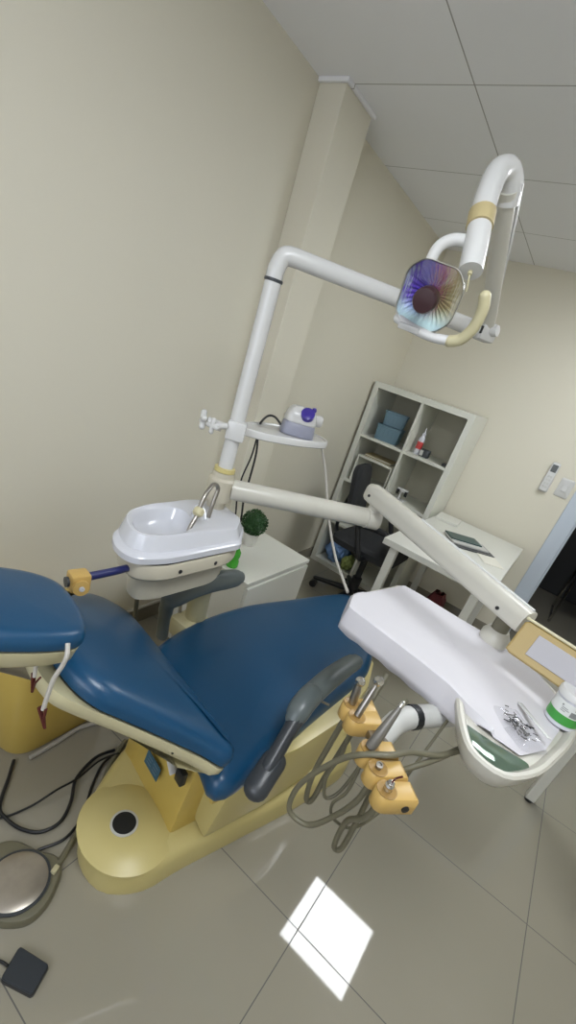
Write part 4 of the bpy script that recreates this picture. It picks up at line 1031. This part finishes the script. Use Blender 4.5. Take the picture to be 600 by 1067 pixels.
# ------------------------------------------------------------------ desk and office chair
dk = thing('desk', 'white rectangular desk against the back wall', 'desk', (-0.37, 2.87, 0))
dx0, dx1, dy0, dy1, dz = -0.660, -0.055, 2.29, 3.465, 0.735
bm = B(); box2(bm, (dx0, dy0, dz - 0.036), (dx1, dy1, dz), 0.002); obj('desk_top', bm, LAM, dk, smooth=False)
for x in (dx0 + 0.04, dx1 - 0.085):
    for y in (dy0 + 0.04, dy1 - 0.085):
        bm = B(); box2(bm, (x, y, 0), (x + 0.045, y + 0.045, dz - 0.036), 0.003); obj('leg', bm, LAM, dk, smooth=False)
t = thing('teal_folder', 'dark teal folder lying on grey papers on the desk', 'folder', (-0.345, 2.93, dz))
FD = frame((0, 0, 1), (0.80, 0.60, 0), (-0.36, 2.90, dz))
bm = B(); box(bm, FD @ V((0.03, -0.03, 0.004)), (0.26, 0.19, 0.006), 0.001, FD); obj('dark_sleeve', bm, GREYD, t, smooth=False)
bm = B(); box(bm, FD @ V((0.015, 0.0, 0.012)), (0.24, 0.17, 0.009), 0.001, FD); obj('papers', bm, GREYL, t, smooth=False)
bm = B(); box(bm, FD @ V((0.005, 0.03, 0.020)), (0.21, 0.125, 0.007), 0.002, FD); obj('cover', bm, TEALD, t, smooth=False)
bm = B(); box(bm, (-0.17, 2.80, dz + 0.002), (0.12, 0.16, 0.003), 0, frame((0, 0, 1), (0.85, 0.5, 0))); solo('loose_paper', bm, PAPER, 'loose white paper sheet beside the teal folder on the desk', 'paper', smooth=False)
bm = B(); box(bm, (-0.57, 3.28, dz + 0.010), (0.16, 0.20, 0.018), 0.003, frame((0, 0, 1), (1, 0.1, 0))); solo('white_box', bm, LAM, 'flat white box lying at the wall end of the desk', 'box', smooth=False)
oc = thing('office_chair', 'black swivel office chair between the bookshelf and the desk', 'chair', (-0.90, 2.78, 0))
ox, oy = -0.86, 2.77
for k in range(5):
    a = 2 * PI * k / 5 + 3.35; e = V((ox + 0.28 * math.cos(a), oy + 0.28 * math.sin(a), 0.075))
    bm = B(); tube(bm, [(ox, oy, 0.115), e], [0.030, 0.018], 10, flat=0.8, round_ends=True); lg = obj('base_leg', bm, BLK, oc)
    bm = B(); lathe(bm, [(0.010, -0.024), (0.027, -0.020), (0.027, 0.020), (0.010, 0.024)], frame((-math.sin(a), math.cos(a), 0), (0, 0, 1), (e.x, e.y, 0.028)), 16); obj('castor', bm, BLK, lg)
bm = B(); lathe(bm, [(0.035, 0.09), (0.035, 0.22), (0.022, 0.23), (0.022, 0.42), (0.06, 0.43), (0.06, 0.445)], Matrix.Translation((ox, oy, 0)), 18); obj('gas_column', bm, BLK, oc)
so_ = resamp(rpoly([(ox - 0.22, oy - 0.23), (ox + 0.23, oy - 0.22), (ox + 0.23, oy + 0.22), (ox - 0.22, oy + 0.23)], 0.09, 6), 60)
bm = B(); pad(bm, so_, [(0.03, 0.445), (0.0, 0.46), (0.0, 0.495), (0.015, 0.512), (0.04, 0.518)], dome=0.008); obj('seat', bm, BLKF, oc)
FBk = frame((0.97, 0.12, 0.2), (0.1, -1, 0), (ox - 0.215, oy - 0.02, 0.775))
bk = resamp(rpoly([(-0.16, -0.16), (0.16, -0.16), (0.145, 0.19), (-0.145, 0.19)], 0.07, 6), 60)
if (FBk.to_3x3() @ V((0, 1, 0))).z < 0: bk = [V((p.x, -p.y)) for p in bk]
bm = B(); pad(bm, bk, [(0.03, -0.03), (0.0, -0.018), (0.0, 0.010), (0.02, 0.026), (0.05, 0.03)], FBk, dome=0.006); obj('backrest', bm, BLKF, oc)
bm = B(); tube(bm, spl([(ox - 0.05, oy, 0.44), (ox - 0.26, oy - 0.01, 0.45), (ox - 0.285, oy - 0.015, 0.62), (ox - 0.262, oy - 0.02, 0.78)], 6), 0.022, 8, flat=0.5); obj('back_bar', bm, BLK, oc)
for s in (-1, 1):
    bm = B(); tube(bm, spl([(ox + 0.05, oy + s * 0.20, 0.455), (ox + 0.04, oy + s * 0.275, 0.47), (ox - 0.02, oy + s * 0.28, 0.60), (ox - 0.03, oy + s * 0.28, 0.66), (ox + 0.10, oy + s * 0.28, 0.685), (ox + 0.16, oy + s * 0.28, 0.68)], 6), 0.018, 8, round_ends=True); obj('armrest', bm, BLK, oc)
# dark red bag under the desk
bm = B(); pad(bm, resamp(rpoly([(-0.44, 3.05), (-0.30, 3.05), (-0.30, 3.22), (-0.44, 3.22)], 0.03, 4), 32), [(0.01, 0.0), (0.0, 0.02), (0.012, 0.22), (0.04, 0.27), (0.06, 0.275)])
solo('red_bag', bm, mat('dark_red_fabric', (0.12, 0.012, 0.015), 0.7), 'dark red bag standing under the desk', 'bag')

# ------------------------------------------------------------------ back wall: remote in its holder, switch
t = thing('wall_remote', 'white air conditioner remote with dark screen hung on the back wall', 'remote control', (-0.142, YB, 1.13))
FR = frame((0, -1, 0), (1, 0, 0), (-0.142, YB, 1.24))
up = 1 if (FR.to_3x3() @ V((0, 1, 0))).z > 0 else -1
def ro(x0, x1, y0, y1, r): return resamp(rpoly([(x0, y0 * up), (x1, y0 * up), (x1, y1 * up), (x0, y1 * up)], r, 4), 40)
bm = B(); pad(bm, ro(-0.030, 0.030, -0.105, 0.0, 0.012), [(0, 0.001), (0, 0.012), (0.003, 0.014)], FR); obj('wall_holder', bm, WHT, t)
bm = B(); pad(bm, ro(-0.026, 0.026, -0.098, 0.10, 0.012), [(0, 0.014), (0, 0.030), (0.004, 0.034)], FR); obj('remote_body', bm, WHT, t)
bm = B(); pad(bm, ro(-0.018, 0.018, 0.035, 0.085, 0.003), [(0, 0.034), (0.001, 0.0352)], FR); obj('screen', bm, LCD, t)
for q in range(4):
    for r_ in range(2):
        bm = B(); pad(bm, ro(-0.016 + r_ * 0.018, -0.002 + r_ * 0.018, -0.075 + q * 0.024, -0.062 + q * 0.024, 0.003), [(0, 0.034), (0.001, 0.0358)], FR); obj('button', bm, GREYL, t)
t = thing('light_switch', 'white square light switch plate beside the door frame', 'light switch', (-0.035, YB, 1.14))
FS = frame((0, -1, 0), (1, 0, 0), (-0.030, YB, 1.205))
bm = B(); pad(bm, ro(-0.042, 0.042, -0.062, 0.062, 0.006), [(0, 0.001), (0, 0.006), (0.004, 0.009)], FS); obj('plate', bm, WHT, t)
bm = B(); pad(bm, ro(-0.018, 0.018, -0.024, 0.024, 0.003), [(0, 0.009), (0.002, 0.013)], FS); obj('rocker', bm, WHT, t)

# ------------------------------------------------------------------ white stand right of the tray
sd = thing('white_side_table', 'slim white side table right of the tray, one leg in view', 'side table', (0.85, 1.85, 0))
for x, y in ((0.52, 2.08), (1.15, 2.08), (1.15, 1.55), (0.90, 1.55)):
    bm = B(); box2(bm, (x - 0.02, y - 0.02, 0.015), (x + 0.02, y + 0.02, 0.70), 0.003); lg = obj('leg', bm, LAM, sd, smooth=False)
    bm = B(); lathe(bm, [(0.018, 0.0), (0.018, 0.014), (0.012, 0.016)], Matrix.Translation((x, y, 0)), 12); obj('foot', bm, BLK, lg)
bm = B(); pad(bm, [V(q) for q in ((0.49, 2.11), (0.49, 1.95), (0.86, 1.52), (1.18, 1.52), (1.18, 2.11))], [(0, 0.70), (0, 0.725)]); obj('table_top', bm, LAM, sd, smooth=False)

# ------------------------------------------------------------------ the dim room beyond the doorway
vc = thing('visitor_chair', 'dark visitor chair with chrome legs in the dim room beyond', 'chair', (0.62, 4.75, 0))
bm = B(); box2(bm, (0.40, 4.50, 0.42), (0.86, 4.98, 0.50), 0.03); obj('seat', bm, BLKF, vc)
bm = B(); box(bm, (0.63, 5.0, 0.72), (0.46, 0.06, 0.44), 0.025); obj('backrest', bm, BLKF, vc)
for x in (0.41, 0.85):
    bm = B(); tube(bm, spl([(x, 5.0, 0.60), (x, 4.97, 0.30), (x, 4.98, 0.03), (x, 4.94, 0.012), (x, 4.54, 0.012), (x, 4.50, 0.03), (x, 4.51, 0.30), (x, 4.53, 0.42)], 6), 0.011, 8); obj('leg', bm, CHR, vc)
bm = B(); box2(bm, (0.16, 5.4, 0.0), (1.4, 5.95, 0.75), 0.01); solo('dark_desk', bm, BLK, 'dark desk at the back of the dim room', 'desk', smooth=False)
